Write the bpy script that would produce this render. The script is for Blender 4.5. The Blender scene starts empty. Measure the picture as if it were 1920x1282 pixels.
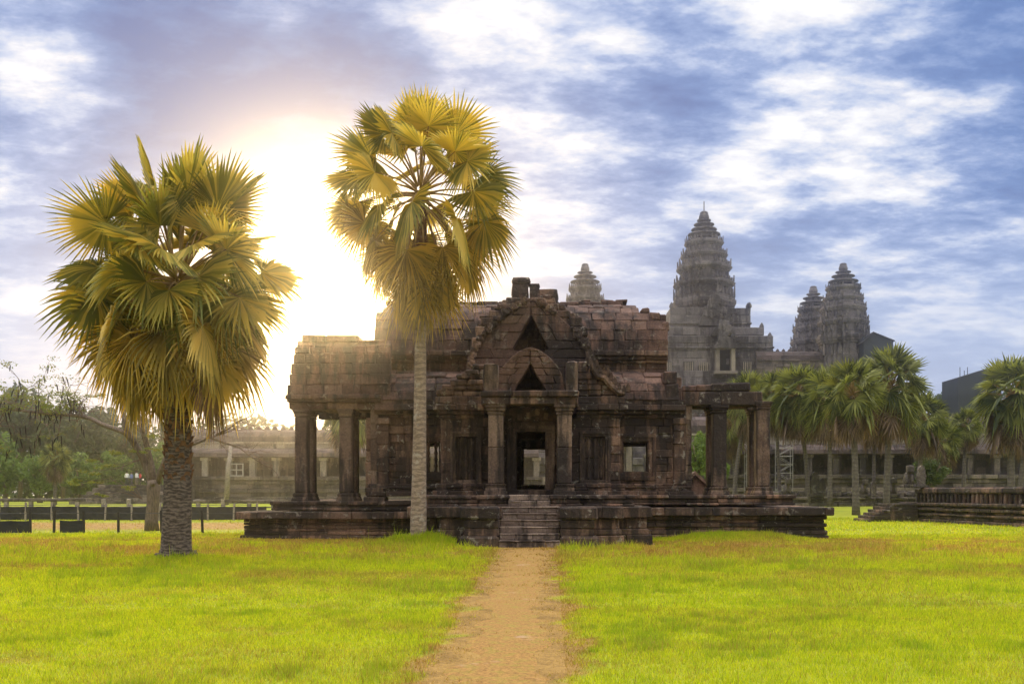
import bpy, bmesh, math, random
import numpy as np
from mathutils import Vector, Matrix, noise as mnoise

R = random.Random(7)
sc = bpy.context.scene
COL = sc.collection

# ------------------------------------------------------------------ camera
H, CX, CY, F = 1.75, 1020.0, 925.0, 1867.0
cam_d = bpy.data.cameras.new('camera')
cam = bpy.data.objects.new('camera', cam_d)
COL.objects.link(cam)
cam.location = (0, 0, H)
cam.rotation_euler = (math.pi / 2, 0, 0)
cam_d.sensor_width = 36.0
cam_d.lens = F / 1920 * 36
cam_d.shift_x = -(CX - 960) / 1920
cam_d.shift_y = (CY - 641) / 1920
cam_d.clip_start, cam_d.clip_end = 0.1, 6000
sc.camera = cam

def PX(px, D): return (px - CX) * D / F
def PZ(py, D): return H + (CY - py) * D / F
def PDIR(px, py): return Vector((px - CX, F, CY - py)).normalized()

# ------------------------------------------------------------------ colour management
sc.view_settings.view_transform = 'Standard'
sc.view_settings.look = 'None'
sc.view_settings.exposure = 0.5
sc.view_settings.gamma = 1.0
sc.render.engine = 'CYCLES'
sc.cycles.use_denoising = True
sc.cycles.max_bounces = 6
sc.cycles.diffuse_bounces = 3
sc.cycles.glossy_bounces = 2
sc.cycles.transmission_bounces = 3
sc.cycles.volume_bounces = 1
sc.cycles.transparent_max_bounces = 6
sc.cycles.sample_clamp_indirect = 6

SUN = PDIR(618, 530)

# ------------------------------------------------------------------ node helpers
class NT:
    def __init__(s, tree): s.t = tree; s.n = tree.nodes; s.l = tree.links
    def new(s, typ, **kw):
        nd = s.n.new(typ)
        for k, v in kw.items(): setattr(nd, k, v)
        return nd
    def put(s, sock, v):
        if isinstance(v, bpy.types.NodeSocket): s.l.new(v, sock)
        elif v is not None: sock.default_value = v
    def math(s, op, a, b=None, c=None, clamp=False):
        nd = s.new('ShaderNodeMath', operation=op); nd.use_clamp = clamp
        s.put(nd.inputs[0], a)
        if b is not None: s.put(nd.inputs[1], b)
        if c is not None: s.put(nd.inputs[2], c)
        return nd.outputs[0]
    def vmath(s, op, a, b=None):
        nd = s.new('ShaderNodeVectorMath', operation=op)
        s.put(nd.inputs[0], a)
        if b is not None: s.put(nd.inputs[1], b)
        return nd.outputs['Value'] if op in ('DOT_PRODUCT', 'LENGTH') else nd.outputs[0]
    def mix(s, f, a, b, blend='MIX'):
        nd = s.new('ShaderNodeMix', data_type='RGBA', blend_type=blend)
        s.put(nd.inputs[0], f)
        for k, v in ((6, a), (7, b)):
            if isinstance(v, tuple) and len(v) == 3: v = (*v, 1)
            s.put(nd.inputs[k], v)
        return nd.outputs[2]
    def noise(s, vec, scale, detail=4, rough=.55, dist=0.0):
        nd = s.new('ShaderNodeTexNoise')
        s.put(nd.inputs['Vector'], vec)
        nd.inputs['Scale'].default_value = scale
        nd.inputs['Detail'].default_value = detail
        nd.inputs['Roughness'].default_value = rough
        nd.inputs['Distortion'].default_value = dist
        return nd.outputs['Fac']
    def ramp(s, f, stops):
        nd = s.new('ShaderNodeValToRGB'); e = nd.color_ramp.elements
        while len(e) < len(stops): e.new(.5)
        for el, (p, c) in zip(e, stops):
            el.position = p
            el.color = (c, c, c, 1) if isinstance(c, (int, float)) else (*c, 1)
        s.put(nd.inputs[0], f)
        return nd.outputs[0]
    def mapr(s, v, a, b, c=0., d=1.):
        nd = s.new('ShaderNodeMapRange'); nd.clamp = True; nd.interpolation_type = 'SMOOTHSTEP'
        s.put(nd.inputs[0], v)
        for i, q in enumerate((a, b, c, d)): nd.inputs[i + 1].default_value = q
        return nd.outputs[0]
    def scalev(s, vec, sv):
        nd = s.new('ShaderNodeMapping'); s.put(nd.inputs[0], vec); nd.inputs['Scale'].default_value = sv
        return nd.outputs[0]

# ------------------------------------------------------------------ world
W = bpy.data.worlds.new('World'); sc.world = W; W.use_nodes = True
w = NT(W.node_tree); w.n.clear()
tc = w.new('ShaderNodeTexCoord')
dirv = w.vmath('NORMALIZE', tc.outputs['Generated'])
sep = w.new('ShaderNodeSeparateXYZ'); w.put(sep.inputs[0], dirv)
dx, dy, dz = sep.outputs
zz = w.math('ADD', w.math('MAXIMUM', dz, 0.0), 0.17)
comb = w.new('ShaderNodeCombineXYZ')
w.put(comb.inputs[0], w.math('DIVIDE', dx, zz)); w.put(comb.inputs[1], w.math('DIVIDE', dy, zz)); comb.inputs[2].default_value = 2.6
pl = comb.outputs[0]
rot = w.new('ShaderNodeMapping'); w.put(rot.inputs[0], pl); rot.inputs['Rotation'].default_value = (0, 0, math.radians(-30)); rot.inputs['Scale'].default_value = (.85, 1.2, 1)
n1 = w.noise(rot.outputs[0], 1.9, 9, .56, .15)
n2 = w.noise(rot.outputs[0], 5.5, 9, .60, .12)
n3 = w.noise(pl, .6, 2, .5)
n4 = w.noise(rot.outputs[0], 14., 6, .62, .1)
cov = w.math('ADD', w.math('MULTIPLY_ADD', n1, 1.0, -.062), w.math('MULTIPLY_ADD', n2, .78, -.39))
cov = w.math('ADD', cov, w.math('MULTIPLY_ADD', n4, .40, -.20))
cov = w.math('ADD', cov, w.math('MULTIPLY', w.math('SUBTRACT', n3, .5), .12))
BLOBS = [  # cloud banks: direction (as seen), angular size, brighter(+)/darker(-)
    (340, 110, .09, -.34), (520, 170, .085, -.24), (690, 50, .07, -.18), (60, 40, .06, -.05), (90, 130, .05, .12),
    (1000, 110, .075, .15), (1180, 40, .06, .04), (560, 330, .07, .12), (880, 190, .06, .05), (1400, 200, .07, -.03),
    (1230, 250, .055, -.12), (1290, 120, .07, -.12), (1850, 50, .10, -.18), (1560, 90, .06, .06),
    (1690, 300, .06, .12), (1880, 190, .05, .09), (1620, 410, .07, -.06), (1830, 430, .06, -.05), (250, 240, .07, -.06),
    (1400, 340, .05, .06), (1090, 330, .06, -.03)]
for (bx, by, th, amp) in BLOBS:
    dp = w.vmath('DOT_PRODUCT', dirv, tuple(PDIR(bx, by)))
    g = w.math('EXPONENT', w.math('MULTIPLY', w.math('SUBTRACT', dp, 1.0), 2.0 / th ** 2))
    cov = w.math('ADD', cov, w.math('MULTIPLY', g, amp))
cloud = w.ramp(cov, [(.12, (.04, .09, .28)), (.30, (.10, .18, .40)), (.40, (.225, .305, .52)), (.47, (.43, .49, .64)), (.56, (.72, .71, .73)), (.64, (.90, .885, .86))])
# towards the horizon the cloud sheet flattens to a pale lavender
hz = w.mapr(dz, .04, .30, .82, .05)
cloud = w.mix(hz, cloud, (.39, .46, .62))
# sky colour dulled round the hidden sun, offsetting the haze glow
sd = w.vmath('DOT_PRODUCT', dirv, tuple(SUN))
def lobe(th): return w.math('EXPONENT', w.math('MULTIPLY', w.math('SUBTRACT', sd, 1.0), 2.0 / th ** 2))
cloud = w.mix(w.math('MULTIPLY', lobe(.17), .75), cloud, (.38, .36, .41))
# overcast sky: brighter overhead and behind than low in front
up = w.mapr(dz, .46, .95, 1.0, 4.4)
bk = w.mapr(dy, .45, -.5, 1.0, .92)
strength = w.math('MULTIPLY', up, bk)
neutral = w.mix(w.mapr(w.math('MAXIMUM', dz, w.math('MULTIPLY', dy, -1)), .46, .8, 0, .8), cloud, (.82, .77, .70))
bg1 = w.new('ShaderNodeBackground'); w.put(bg1.inputs[0], neutral); w.put(bg1.inputs[1], strength)
sky = w.new('ShaderNodeTexSky', sky_type='NISHITA'); sky.sun_disc = False
sky.sun_elevation = math.asin(SUN.z); sky.sun_rotation = math.atan2(SUN.x, SUN.y)
bg2 = w.new('ShaderNodeBackground'); w.put(bg2.inputs[0], sky.outputs[0]); bg2.inputs[1].default_value = .08
mx = w.new('ShaderNodeMixShader'); mx.inputs[0].default_value = .12
w.l.new(bg1.outputs[0], mx.inputs[1]); w.l.new(bg2.outputs[0], mx.inputs[2])
wo = w.new('ShaderNodeOutputWorld'); w.l.new(mx.outputs[0], wo.inputs[0])
W.cycles.sampling_method = 'MANUAL'; W.cycles.sample_map_resolution = 1024

# ------------------------------------------------------------------ sun
sl = bpy.data.lights.new('sun', 'SUN'); so = bpy.data.objects.new('sun', sl); COL.objects.link(so)
sl.energy = 1.6; sl.angle = math.radians(10); sl.color = (1.0, .68, .26)
so.rotation_euler = SUN.to_track_quat('Z', 'Y').to_euler(); so.location = (0, 0, 40)

# ------------------------------------------------------------------ materials
def mat(name):
    m = bpy.data.materials.new(name); m.use_nodes = True
    t = NT(m.node_tree); t.n.clear()
    o = t.new('ShaderNodeOutputMaterial')
    b = t.new('ShaderNodeBsdfPrincipled'); t.l.new(b.outputs[0], o.inputs[0])
    b.inputs['Roughness'].default_value = .9
    if 'Specular IOR Level' in b.inputs: b.inputs['Specular IOR Level'].default_value = .25
    return m, t, b, o

def bump(t, b, h, strength, dist):
    bn = t.new('ShaderNodeBump'); bn.inputs['Strength'].default_value = strength; bn.inputs['Distance'].default_value = dist
    t.put(bn.inputs['Height'], h); t.l.new(bn.outputs[0], b.inputs['Normal'])

def stone_mat(name, c_dark, c_mid, c_lite, stain=(.022, .018, .017), stain_amt=.5, lichen=.35, scale=1.0, bmp=.7, blk=.75):
    m, t, b, o = mat(name)
    geo = t.new('ShaderNodeNewGeometry')
    pos = geo.outputs['Position']
    isl = geo.outputs['Random Per Island']
    nb = t.noise(pos, .8 * scale, 5, .6)
    base = t.mix(t.mapr(nb, .3, .7), (*c_dark, 1), (*c_mid, 1))
    base = t.mix(t.math('MULTIPLY', t.mapr(isl, .35, 1.0), blk), base, (*c_lite, 1))
    base = t.mix(t.math('MULTIPLY', t.mapr(t.math('FRACT', t.math('MULTIPLY', isl, 7.3)), .55, .95), .6), base, (*c_dark, 1))
    streak = t.noise(t.scalev(pos, (2.6 * scale, 2.6 * scale, .35 * scale)), 1.0, 5, .62, .3)
    big = t.noise(pos, .33 * scale, 3, .5)
    st = t.mapr(t.math('ADD', t.math('MULTIPLY', streak, .6), t.math('MULTIPLY', big, .55)), .66 - .22 * stain_amt, .74 - .14 * stain_amt)
    base = t.mix(t.math('MULTIPLY', st, .88), base, (*stain, 1))
    li = t.noise(pos, 3.3 * scale, 7, .68, .6)
    pale = t.math('MULTIPLY', t.mapr(li, .585, .63), lichen)
    base = t.mix(pale, base, (.36, .33, .28, 1))
    fine = t.noise(pos, 14 * scale, 6, .7)
    base = t.mix(.55, base, t.mix(t.mapr(fine, .3, .7), (.35, .35, .35, 1), (1.35, 1.35, 1.35, 1)), 'MULTIPLY')
    t.l.new(base, b.inputs['Base Color'])
    h = t.math('ADD', t.math('MULTIPLY', t.noise(pos, 5 * scale, 8, .68), 1.0), t.math('MULTIPLY', fine, .5))
    bump(t, b, h, bmp, .09 / scale)
    return m

M = {}
M['stone'] = stone_mat('weathered_sandstone', (.07, .042, .031), (.18, .105, .072), (.38, .24, .165), stain_amt=.80, lichen=.5, blk=.55)
M['roof'] = stone_mat('roof_sandstone', (.075, .043, .033), (.155, .09, .068), (.22, .135, .10), stain_amt=.62, lichen=.22, blk=.5)
M['plinth'] = stone_mat('plinth_sandstone', (.07, .048, .038), (.18, .112, .078), (.38, .22, .145), stain_amt=.80, lichen=.45, blk=.6)
M['pillar'] = stone_mat('pillar_sandstone', (.095, .06, .044), (.20, .135, .098), (.32, .22, .16), stain_amt=.66, lichen=.15)
M['step'] = stone_mat('worn_step_sandstone', (.12, .085, .07), (.23, .17, .135), (.36, .27, .21), stain_amt=.42, lichen=.4)
M['tower'] = stone_mat('tower_sandstone', (.08, .072, .074), (.195, .172, .168), (.29, .255, .245), stain=(.028, .025, .025), stain_amt=.55, lichen=.4, scale=.42, bmp=.9, blk=.3)
M['gallery'] = stone_mat('gallery_sandstone', (.07, .058, .05), (.16, .13, .11), (.26, .21, .17), stain=(.03, .026, .025), stain_amt=.5, lichen=.35, scale=.5, bmp=.8)
M['groof'] = stone_mat('gallery_roof_stone', (.05, .038, .036), (.10, .075, .068), (.14, .10, .09), stain_amt=.4, lichen=.12, scale=.5)
M['pale'] = stone_mat('pale_sandstone', (.2, .17, .14), (.33, .28, .22), (.42, .36, .28), stain_amt=.25, lichen=.4, scale=.6)

def simple(name, col, rough=.8, var=.35, scale=4., col2=None, bmp=0., sv=None):
    m, t, b, o = mat(name)
    geo = t.new('ShaderNodeNewGeometry')
    pos = geo.outputs['Position']
    if sv: pos = t.scalev(pos, sv)
    n = t.noise(pos, scale, 5, .6)
    c2 = col2 or tuple(c * (1 - var) for c in col)
    t.l.new(t.mix(t.mapr(n, .3, .7), (*c2, 1), (*col, 1)), b.inputs['Base Color'])
    b.inputs['Roughness'].default_value = rough
    if bmp: bump(t, b, n, bmp, .05)
    return m

def leaf_mat(name, c1, c2, trans=.45, tcol=None, spread=1.0, attr=None):
    m, t, b, o = mat(name)
    geo = t.new('ShaderNodeNewGeometry')
    n = t.noise(geo.outputs['Position'], 1.1, 3, .6)
    if attr:
        la = t.new('ShaderNodeAttribute'); la.attribute_name = attr; rnd_ = la.outputs['Fac']
    else: rnd_ = geo.outputs['Random Per Island']
    f = t.mapr(t.math('ADD', t.math('MULTIPLY', n, .3 if attr else .5), t.math('MULTIPLY', rnd_, .7 if attr else .5)), .2, .8)
    c = t.mix(f, (*c1, 1), (*c2, 1))
    t.l.new(c, b.inputs['Base Color']); b.inputs['Roughness'].default_value = .5
    tr = t.new('ShaderNodeBsdfTranslucent')
    t.l.new(t.mix(1.0, c, (*(tcol or (1.5, 1.5, .8)), 1), 'MULTIPLY'), tr.inputs[0])
    ms = t.new('ShaderNodeMixShader'); ms.inputs[0].default_value = trans
    t.l.new(b.outputs[0], ms.inputs[1]); t.l.new(tr.outputs[0], ms.inputs[2]); t.l.new(ms.outputs[0], o.inputs[0])
    return m

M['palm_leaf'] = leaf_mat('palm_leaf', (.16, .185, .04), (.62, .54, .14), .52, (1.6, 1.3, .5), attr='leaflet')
M['palm_old'] = leaf_mat('old_palm_leaf', (.24, .195, .05), (.66, .53, .15), .52, (1.5, 1.28, .55), attr='leaflet')
M['palm_dead'] = leaf_mat('dead_palm_leaf', (.14, .085, .04), (.32, .20, .10), .35, (1.4, 1.0, .6), attr='leaflet')
M['petiole'] = simple('palm_petiole', (.34, .21, .06), .55, .4, 3)
M['far_leaf'] = leaf_mat('far_palm_leaf', (.045, .065, .018), (.29, .30, .08), .35, (1.3, 1.3, .6), attr='leaflet')
M['far_dead'] = leaf_mat('far_dead_leaf', (.10, .065, .04), (.26, .175, .11), .25, (1.2, 1.0, .7), attr='leaflet')
M['tree_leaf'] = leaf_mat('tree_leaf', (.045, .075, .025), (.10, .13, .04), .3)
M['tree_leaf_light'] = leaf_mat('light_tree_leaf', (.08, .14, .03), (.17, .24, .05), .35)
M['bare_leaf'] = leaf_mat('sparse_leaf', (.12, .17, .03), (.22, .2, .05), .4)
M['bark'] = simple('bark', (.20, .15, .11), .95, .6, 6, bmp=.8, sv=(3, 3, .7))
M['pale_bark'] = simple('pale_bark', (.30, .26, .22), .95, .45, 5, bmp=.5)
M['twig'] = simple('twig_bark', (.19, .135, .11), .95, .4, 8)
M['pod'] = simple('seed_pod', (.028, .02, .018), .7, .4, 8)
M['net'] = simple('netting_and_shade_black', (.03, .031, .034), .9, .4, 2.5)  # fence netting; also colours the panels standing in for shade in tower openings
M['post'] = simple('fence_post_wood', (.30, .25, .21), .9, .4, 8)
M['dark_post'] = simple('dark_post', (.035, .03, .028), .9, .4, 8)
M['steel'] = simple('scaffold_steel', (.34, .32, .31), .6, .2, 3)
M['shed'] = simple('dark_sheeting', (.045, .05, .06), .7, .25, .6)
M['white'] = simple('white_paint', (.34, .32, .31), .6, .15, 4)
M['rod'] = simple('iron_rod', (.05, .045, .05), .6, .2, 3)
M['skin'] = simple('skin', (.35, .2, .14), .6, .1, 8)

def trunk_mat(name, c1, c2, ringscale, patch):
    m, t, b, o = mat(name)
    geo = t.new('ShaderNodeNewGeometry'); pos = geo.outputs['Position']
    wob = t.noise(pos, 2.2, 3, .6)
    sp = t.new('ShaderNodeSeparateXYZ'); t.put(sp.inputs[0], pos)
    z = t.math('ADD', sp.outputs[2], t.math('MULTIPLY', wob, .38))
    ring = t.math('SINE', t.math('MULTIPLY', z, ringscale))
    dash = t.noise(t.scalev(pos, (7, 7, 26)), 1., 4, .6)
    f = t.mapr(t.math('ADD', t.math('MULTIPLY', ring, .09), dash), .36, .66)
    c = t.mix(f, (*c1, 1), (*c2, 1))
    pn = t.noise(pos, 3.4, 5, .7)
    c = t.mix(t.math('MULTIPLY', t.mapr(pn, .55, .66), patch), c, (.42, .38, .33, 1))
    t.l.new(c, b.inputs['Base Color'])
    bump(t, b, t.math('ADD', t.math('MULTIPLY', ring, .05), dash), .5, .03)
    return m
M['trunk_dark'] = trunk_mat('ringed_trunk', (.045, .032, .026), (.17, .13, .105), 62, .1)
M['trunk_pale'] = trunk_mat('pale_ringed_trunk', (.17, .125, .09), (.33, .25, .185), 34, .6)
M['trunk_far'] = trunk_mat('far_trunk', (.07, .058, .05), (.15, .125, .11), 20, .2)
M['boot'] = simple('palm_boot', (.22, .11, .06), .9, .6, 7, bmp=.6)

# grass and soil ----------------------------------------------------------
def grass_like(name, blade):
    m, t, b, o = mat(name)
    at = t.new('ShaderNodeAttribute'); at.attribute_name = 'dry'
    lu = t.new('ShaderNodeAttribute'); lu.attribute_name = 'lush'
    geo = t.new('ShaderNodeNewGeometry'); pos = geo.outputs['Position']
    n = t.noise(pos, 1.7, 5, .65); nf = t.noise(pos, 23, 4, .7)
    if blade:
        f = t.mapr(t.math('ADD', t.math('MULTIPLY', n, .5), t.math('MULTIPLY', geo.outputs['Random Per Island'], .5)), .25, .75)
    else:
        f = t.mapr(t.math('ADD', t.math('MULTIPLY', n, .5), t.math('MULTIPLY', nf, .5)), .35, .65)
    g = t.mix(f, (.34, .44, .006, 1), (.62, .64, .016, 1))
    if blade: g = t.mix(t.math('MULTIPLY', t.mapr(t.math('FRACT', t.math('MULTIPLY', geo.outputs['Random Per Island'], 9.7)), .8, .88), .6), g, (.14, .21, .006, 1))
    g = t.mix(t.math('MULTIPLY', lu.outputs['Fac'], .7), g, (.17, .30, .012, 1))
    d = t.mix(f, (.25, .145, .035, 1), (.47, .31, .085, 1))
    if not blade: d = t.mix(f, (.16, .09, .022, 1), (.36, .22, .06, 1))
    fd = at.outputs['Fac']
    if not blade:
        g = t.mix(.6, g, (.12, .12, .012, 1))  # ground green darkened to imitate the self-shadow of the blades
        fd = t.mapr(t.math('ADD', fd, t.math('MULTIPLY', t.math('SUBTRACT', nf, .5), .5)), .2, .8)
        t.l.new(t.mix(fd, g, d), b.inputs['Base Color'])
        bump(t, b, t.math('ADD', nf, n), .5, .04)
    else:
        c = t.mix(fd, g, d)
        t.l.new(c, b.inputs['Base Color']); b.inputs['Roughness'].default_value = .6
        tr = t.new('ShaderNodeBsdfTranslucent'); t.l.new(t.mix(1., c, (1.35, 1.3, .9, 1), 'MULTIPLY'), tr.inputs[0])
        ms = t.new('ShaderNodeMixShader'); ms.inputs[0].default_value = .5
        t.l.new(b.outputs[0], ms.inputs[1]); t.l.new(tr.outputs[0], ms.inputs[2]); t.l.new(ms.outputs[0], o.inputs[0])
    return m
M['lawn'] = grass_like('lawn_soil', False)
M['blade'] = grass_like('grass_blade', True)
def path_mat():
    m, t, b, o = mat('dry_path')
    geo = t.new('ShaderNodeNewGeometry'); pos = geo.outputs['Position']
    n = t.noise(pos, 1.3, 5, .65); nf = t.noise(pos, 26, 5, .75); nm = t.noise(pos, 6, 4, .6)
    c = t.mix(t.mapr(nf, .3, .7), (.18, .092, .024, 1), (.42, .235, .065, 1))
    c = t.mix(t.math('MULTIPLY', t.mapr(nm, .45, .65), .45), c, (.25, .23, .03, 1))
    c = t.mix(t.math('MULTIPLY', t.mapr(n, .62, .70), .7), c, (.42, .28, .17, 1))
    t.l.new(c, b.inputs['Base Color']); bump(t, b, nf, .6, .03)
    return m
M['path'] = path_mat()

# ------------------------------------------------------------------ mesh helpers
def link(name, me, m, parent=None):
    o = bpy.data.objects.new(name, me); COL.objects.link(o)
    if m is not None:
        for q in (m if isinstance(m, (list, tuple)) else [m]): me.materials.append(M[q] if isinstance(q, str) else q)
    if parent is not None: o.parent = parent
    return o

# chamfered hexahedron template (corner bits: x=1, y=2, z=4)
_HF = []
def _tmpl():
    def vid(c, ax): return c * 3 + ax
    P = np.zeros((24, 3)); s = .2
    for c in range(8):
        co = np.array([1. if c & (1 << a) else -1. for a in range(3)])
        for ax in range(3):
            p = co.copy()
            for a in range(3):
                if a != ax: p[a] *= 1 - s
            P[vid(c, ax)] = p
    faces = []
    for ax in range(3):
        a1, a2 = (ax + 1) % 3, (ax + 2) % 3
        for sd in (0, 1):
            faces.append([vid(sd << ax | u << a1 | v << a2, ax) for u, v in ((0, 0), (1, 0), (1, 1), (0, 1))])
    for ax in range(3):
        a1, a2 = (ax + 1) % 3, (ax + 2) % 3
        for u in (0, 1):
            for v in (0, 1):
                c0 = u << a1 | v << a2; c1 = c0 | 1 << ax
                faces.append([vid(c0, a1), vid(c1, a1), vid(c1, a2), vid(c0, a2)])
    for c in range(8): faces.append([vid(c, 0), vid(c, 1), vid(c, 2)])
    out = []
    for f in faces:
        q = P[f]; n = np.cross(q[1] - q[0], q[2] - q[0])
        out.append(f if np.dot(n, q.mean(0)) > 0 else f[::-1])
    return out
_HF = _tmpl()

class MB:
    def __init__(s): s.v = []; s.f = []; s.mi = []; s.cur = 0; s.fa = {}
    def add(s, vs, fs):
        b = len(s.v); s.v.extend(tuple(v) for v in vs)
        for f in fs: s.f.append([i + b for i in f]); s.mi.append(s.cur)
    def hexa(s, c, ch=.018):
        """c: 8 corners by bit order; chamfered"""
        c = [np.asarray(q, float) for q in c]
        vs = []
        for k in range(8):
            d = []
            for a in range(3):
                e = c[k ^ (1 << a)] - c[k]; L = np.linalg.norm(e) + 1e-9
                d.append(e / L * min(ch, L * .3))
            for ax in range(3):
                vs.append(c[k] + sum(d[a] for a in range(3) if a != ax))
        s.add(vs, _HF)
    def box(s, x0, x1, y0, y1, z0, z1, jit=.0, ch=.024):
        c = []
        for k in range(8):
            c.append([(x1 if k & 1 else x0) + R.uniform(-jit, jit), (y1 if k & 2 else y0) + R.uniform(-jit, jit), (z1 if k & 4 else z0) + R.uniform(-jit, jit)])
        s.hexa(c, ch)
    def row(s, a0, a1, b0, b1, z0, z1, bl=(.6, 1.2), jit=.016, ch=.026, axis='x', push=.028):
        """a row of blocks from a0 to a1; b0 front, b1 back"""
        L = a1 - a0
        if L <= .01: return
        a = a0
        while a < a1 - 1e-6:
            e = a + R.uniform(*bl)
            if a1 - e < bl[0] * .5: e = a1
            p = R.uniform(-push, push)
            if axis == 'x': s.box(a, e, b0 + p, b1, z0, z1 + R.uniform(-jit, jit) * .3, jit, ch)
            else: s.box(b0 + p, b1, a, e, z0, z1 + R.uniform(-jit, jit) * .3, jit, ch)
            a = e
    def wall(s, a0, a1, z0, z1, b0, b1, chh=.42, bl=(.6, 1.2), holes=(), axis='x', jit=.016, push=.028, ch=.024):
        zs = sorted({z0, z1, *[z for h in holes for z in h[2:] if z0 < z < z1]})
        for za, zb in zip(zs, zs[1:]):
            n = max(1, round((zb - za) / chh))
            for i in range(n):
                p, q = za + (zb - za) * i / n, za + (zb - za) * (i + 1) / n
                segs = [(a0, a1)]
                for h in holes:
                    if h[2] < (p + q) / 2 < h[3]:
                        ns = []
                        for u, v in segs:
                            if h[0] > u: ns.append((u, min(v, h[0])))
                            if h[1] < v: ns.append((max(u, h[1]), v))
                        segs = [g for g in ns if g[1] - g[0] > .02]
                for u, v in segs: s.row(u, v, b0, b1, p, q, bl, jit, ch, axis, push)
    def vault(s, prof, x0, x1, th=.35, bl=(.45, .75), jit=.022, ch=.03, push=.04, ends=None):
        """prof: outer curve points (y,z); blocks run along x"""
        for i, ((ya, za), (yb, zb)) in enumerate(zip(prof, prof[1:])):
            n = np.array([-(zb - za), yb - ya]); n /= np.linalg.norm(n) + 1e-9   # outward (towards -y for a rising front)
            xa, xe = (x0, x1) if ends is None else ends(i)
            a = xa
            while a < xe - 1e-6:
                e = a + R.uniform(*bl)
                if xe - e < bl[0] * .5: e = xe
                p = R.uniform(-push, push)
                o0 = (ya + n[0] * p, za + n[1] * p); o1 = (yb + n[0] * p, zb + n[1] * p)
                i0 = (ya - n[0] * th, za - n[1] * th); i1 = (yb - n[0] * th, zb - n[1] * th)
                j = lambda: R.uniform(-jit, jit)
                c = [None] * 8
                for k in range(8):
                    x = e if k & 1 else a
                    q = {0: o0, 2: i0, 4: o1, 6: i1}[k & 6]
                    c[k] = [x + j(), q[0] + j(), q[1] + j()]
                s.hexa(c, ch); a = e
    def gable(s, xc, zs, wf, hf, y0, y1, jit=.012, ch=.018, nb=2):
        for za, zb in zip(zs, zs[1:]):
            for sg in (-1, 1):
                w0, w1, h0, h1 = wf(za), wf(zb), hf(za), hf(zb)
                if w0 - h0 < .04: continue
                cuts = [0] + sorted(R.uniform(.25, .75) for _ in range(nb - 1)) + [1]
                for ca, cb in zip(cuts, cuts[1:]):
                    p = R.uniform(-.015, .015); c = [None] * 8
                    for k in range(8):
                        t = cb if k & 1 else ca
                        hh, ww = (h1, w1) if k & 4 else (h0, w0)
                        x = xc + sg * (hh + (ww - hh) * t)
                        c[k] = [x + R.uniform(-jit, jit), (y1 if k & 2 else y0 + p), (zb if k & 4 else za) + R.uniform(-jit, jit)]
                    s.hexa(c, ch)
    def tube(s, pts, rad, n=6, cap=True):
        b = len(s.v); pts = [Vector(p) for p in pts]
        up = Vector((.13, .21, 1)).normalized(); prev = None
        for i, p in enumerate(pts):
            t = (pts[min(i + 1, len(pts) - 1)] - pts[max(i - 1, 0)]).normalized()
            if prev is None:
                a = t.cross(up)
                if a.length < .05: a = t.cross(Vector((1, 0, 0)))
                a.normalize()
            else:
                a = prev - t * prev.dot(t); a.normalize()
            prev = a; c = t.cross(a); r = rad[i] if hasattr(rad, '__len__') else rad
            for k in range(n):
                an = 2 * math.pi * k / n
                s.v.append(tuple(p + (a * math.cos(an) + c * math.sin(an)) * r))
        for i in range(len(pts) - 1):
            for k in range(n):
                k2 = (k + 1) % n
                s.f.append([b + i * n + k, b + i * n + k2, b + (i + 1) * n + k2, b + (i + 1) * n + k]); s.mi.append(s.cur)
        if cap:
            s.f.append([b + k for k in range(n)][::-1]); s.mi.append(s.cur)
            e = b + (len(pts) - 1) * n
            s.f.append([e + k for k in range(n)]); s.mi.append(s.cur)
    def rock(s, c, size, seed=0, amp=.18, sub=2):
        """an irregular worn stone"""
        bm = bmesh.new(); bmesh.ops.create_cube(bm, size=2)
        bmesh.ops.subdivide_edges(bm, edges=bm.edges, cuts=sub + 1, use_grid_fill=True)
        vs = []
        for v in bm.verts:
            q = v.co.copy(); l = q.length; q = q.lerp(q.normalized() * 1.15, .35)
            n = mnoise.noise_vector(q * 1.3 + Vector((seed * 3.7, seed * 1.9, 0)))
            q += n * amp
            vs.append((c[0] + q.x * size[0], c[1] + q.y * size[1], c[2] + q.z * size[2]))
        bm.verts.index_update()
        s.add(vs, [[v.index for v in f.verts] for f in bm.faces]); bm.free()
    def prism(s, poly, y0, y1, ax='y'):
        """polygon in (x,z) swept from y0 to y1"""
        n = len(poly)
        if ax == 'y': vs = [(x, y0, z) for x, z in poly] + [(x, y1, z) for x, z in poly]
        else: vs = [(y0, x, z) for x, z in poly] + [(y1, x, z) for x, z in poly]
        s.add(vs, [list(range(n)), list(range(2 * n - 1, n - 1, -1))] + [[i, i + n, (i + 1) % n + n, (i + 1) % n] for i in range(n)])
    def shade(s, me):
        if s.fa:
            at = me.attributes.new('leaflet', 'FLOAT', 'FACE'); at.data.foreach_set('value', [s.fa.get(i, .5) for i in range(len(s.f))])
    def build(s, name, m, parent=None, smooth=False, fix=False):
        me = bpy.data.meshes.new(name)
        me.from_pydata(s.v, [], s.f); me.update()
        if any(s.mi): me.polygons.foreach_set('material_index', s.mi)
        s.shade(me)
        if fix:
            bm = bmesh.new(); bm.from_mesh(me); bmesh.ops.recalc_face_normals(bm, faces=bm.faces); bm.to_mesh(me); bm.free()
        if smooth: me.polygons.foreach_set('use_smooth', [True] * len(me.polygons))
        return link(name, me, m, parent)

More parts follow.
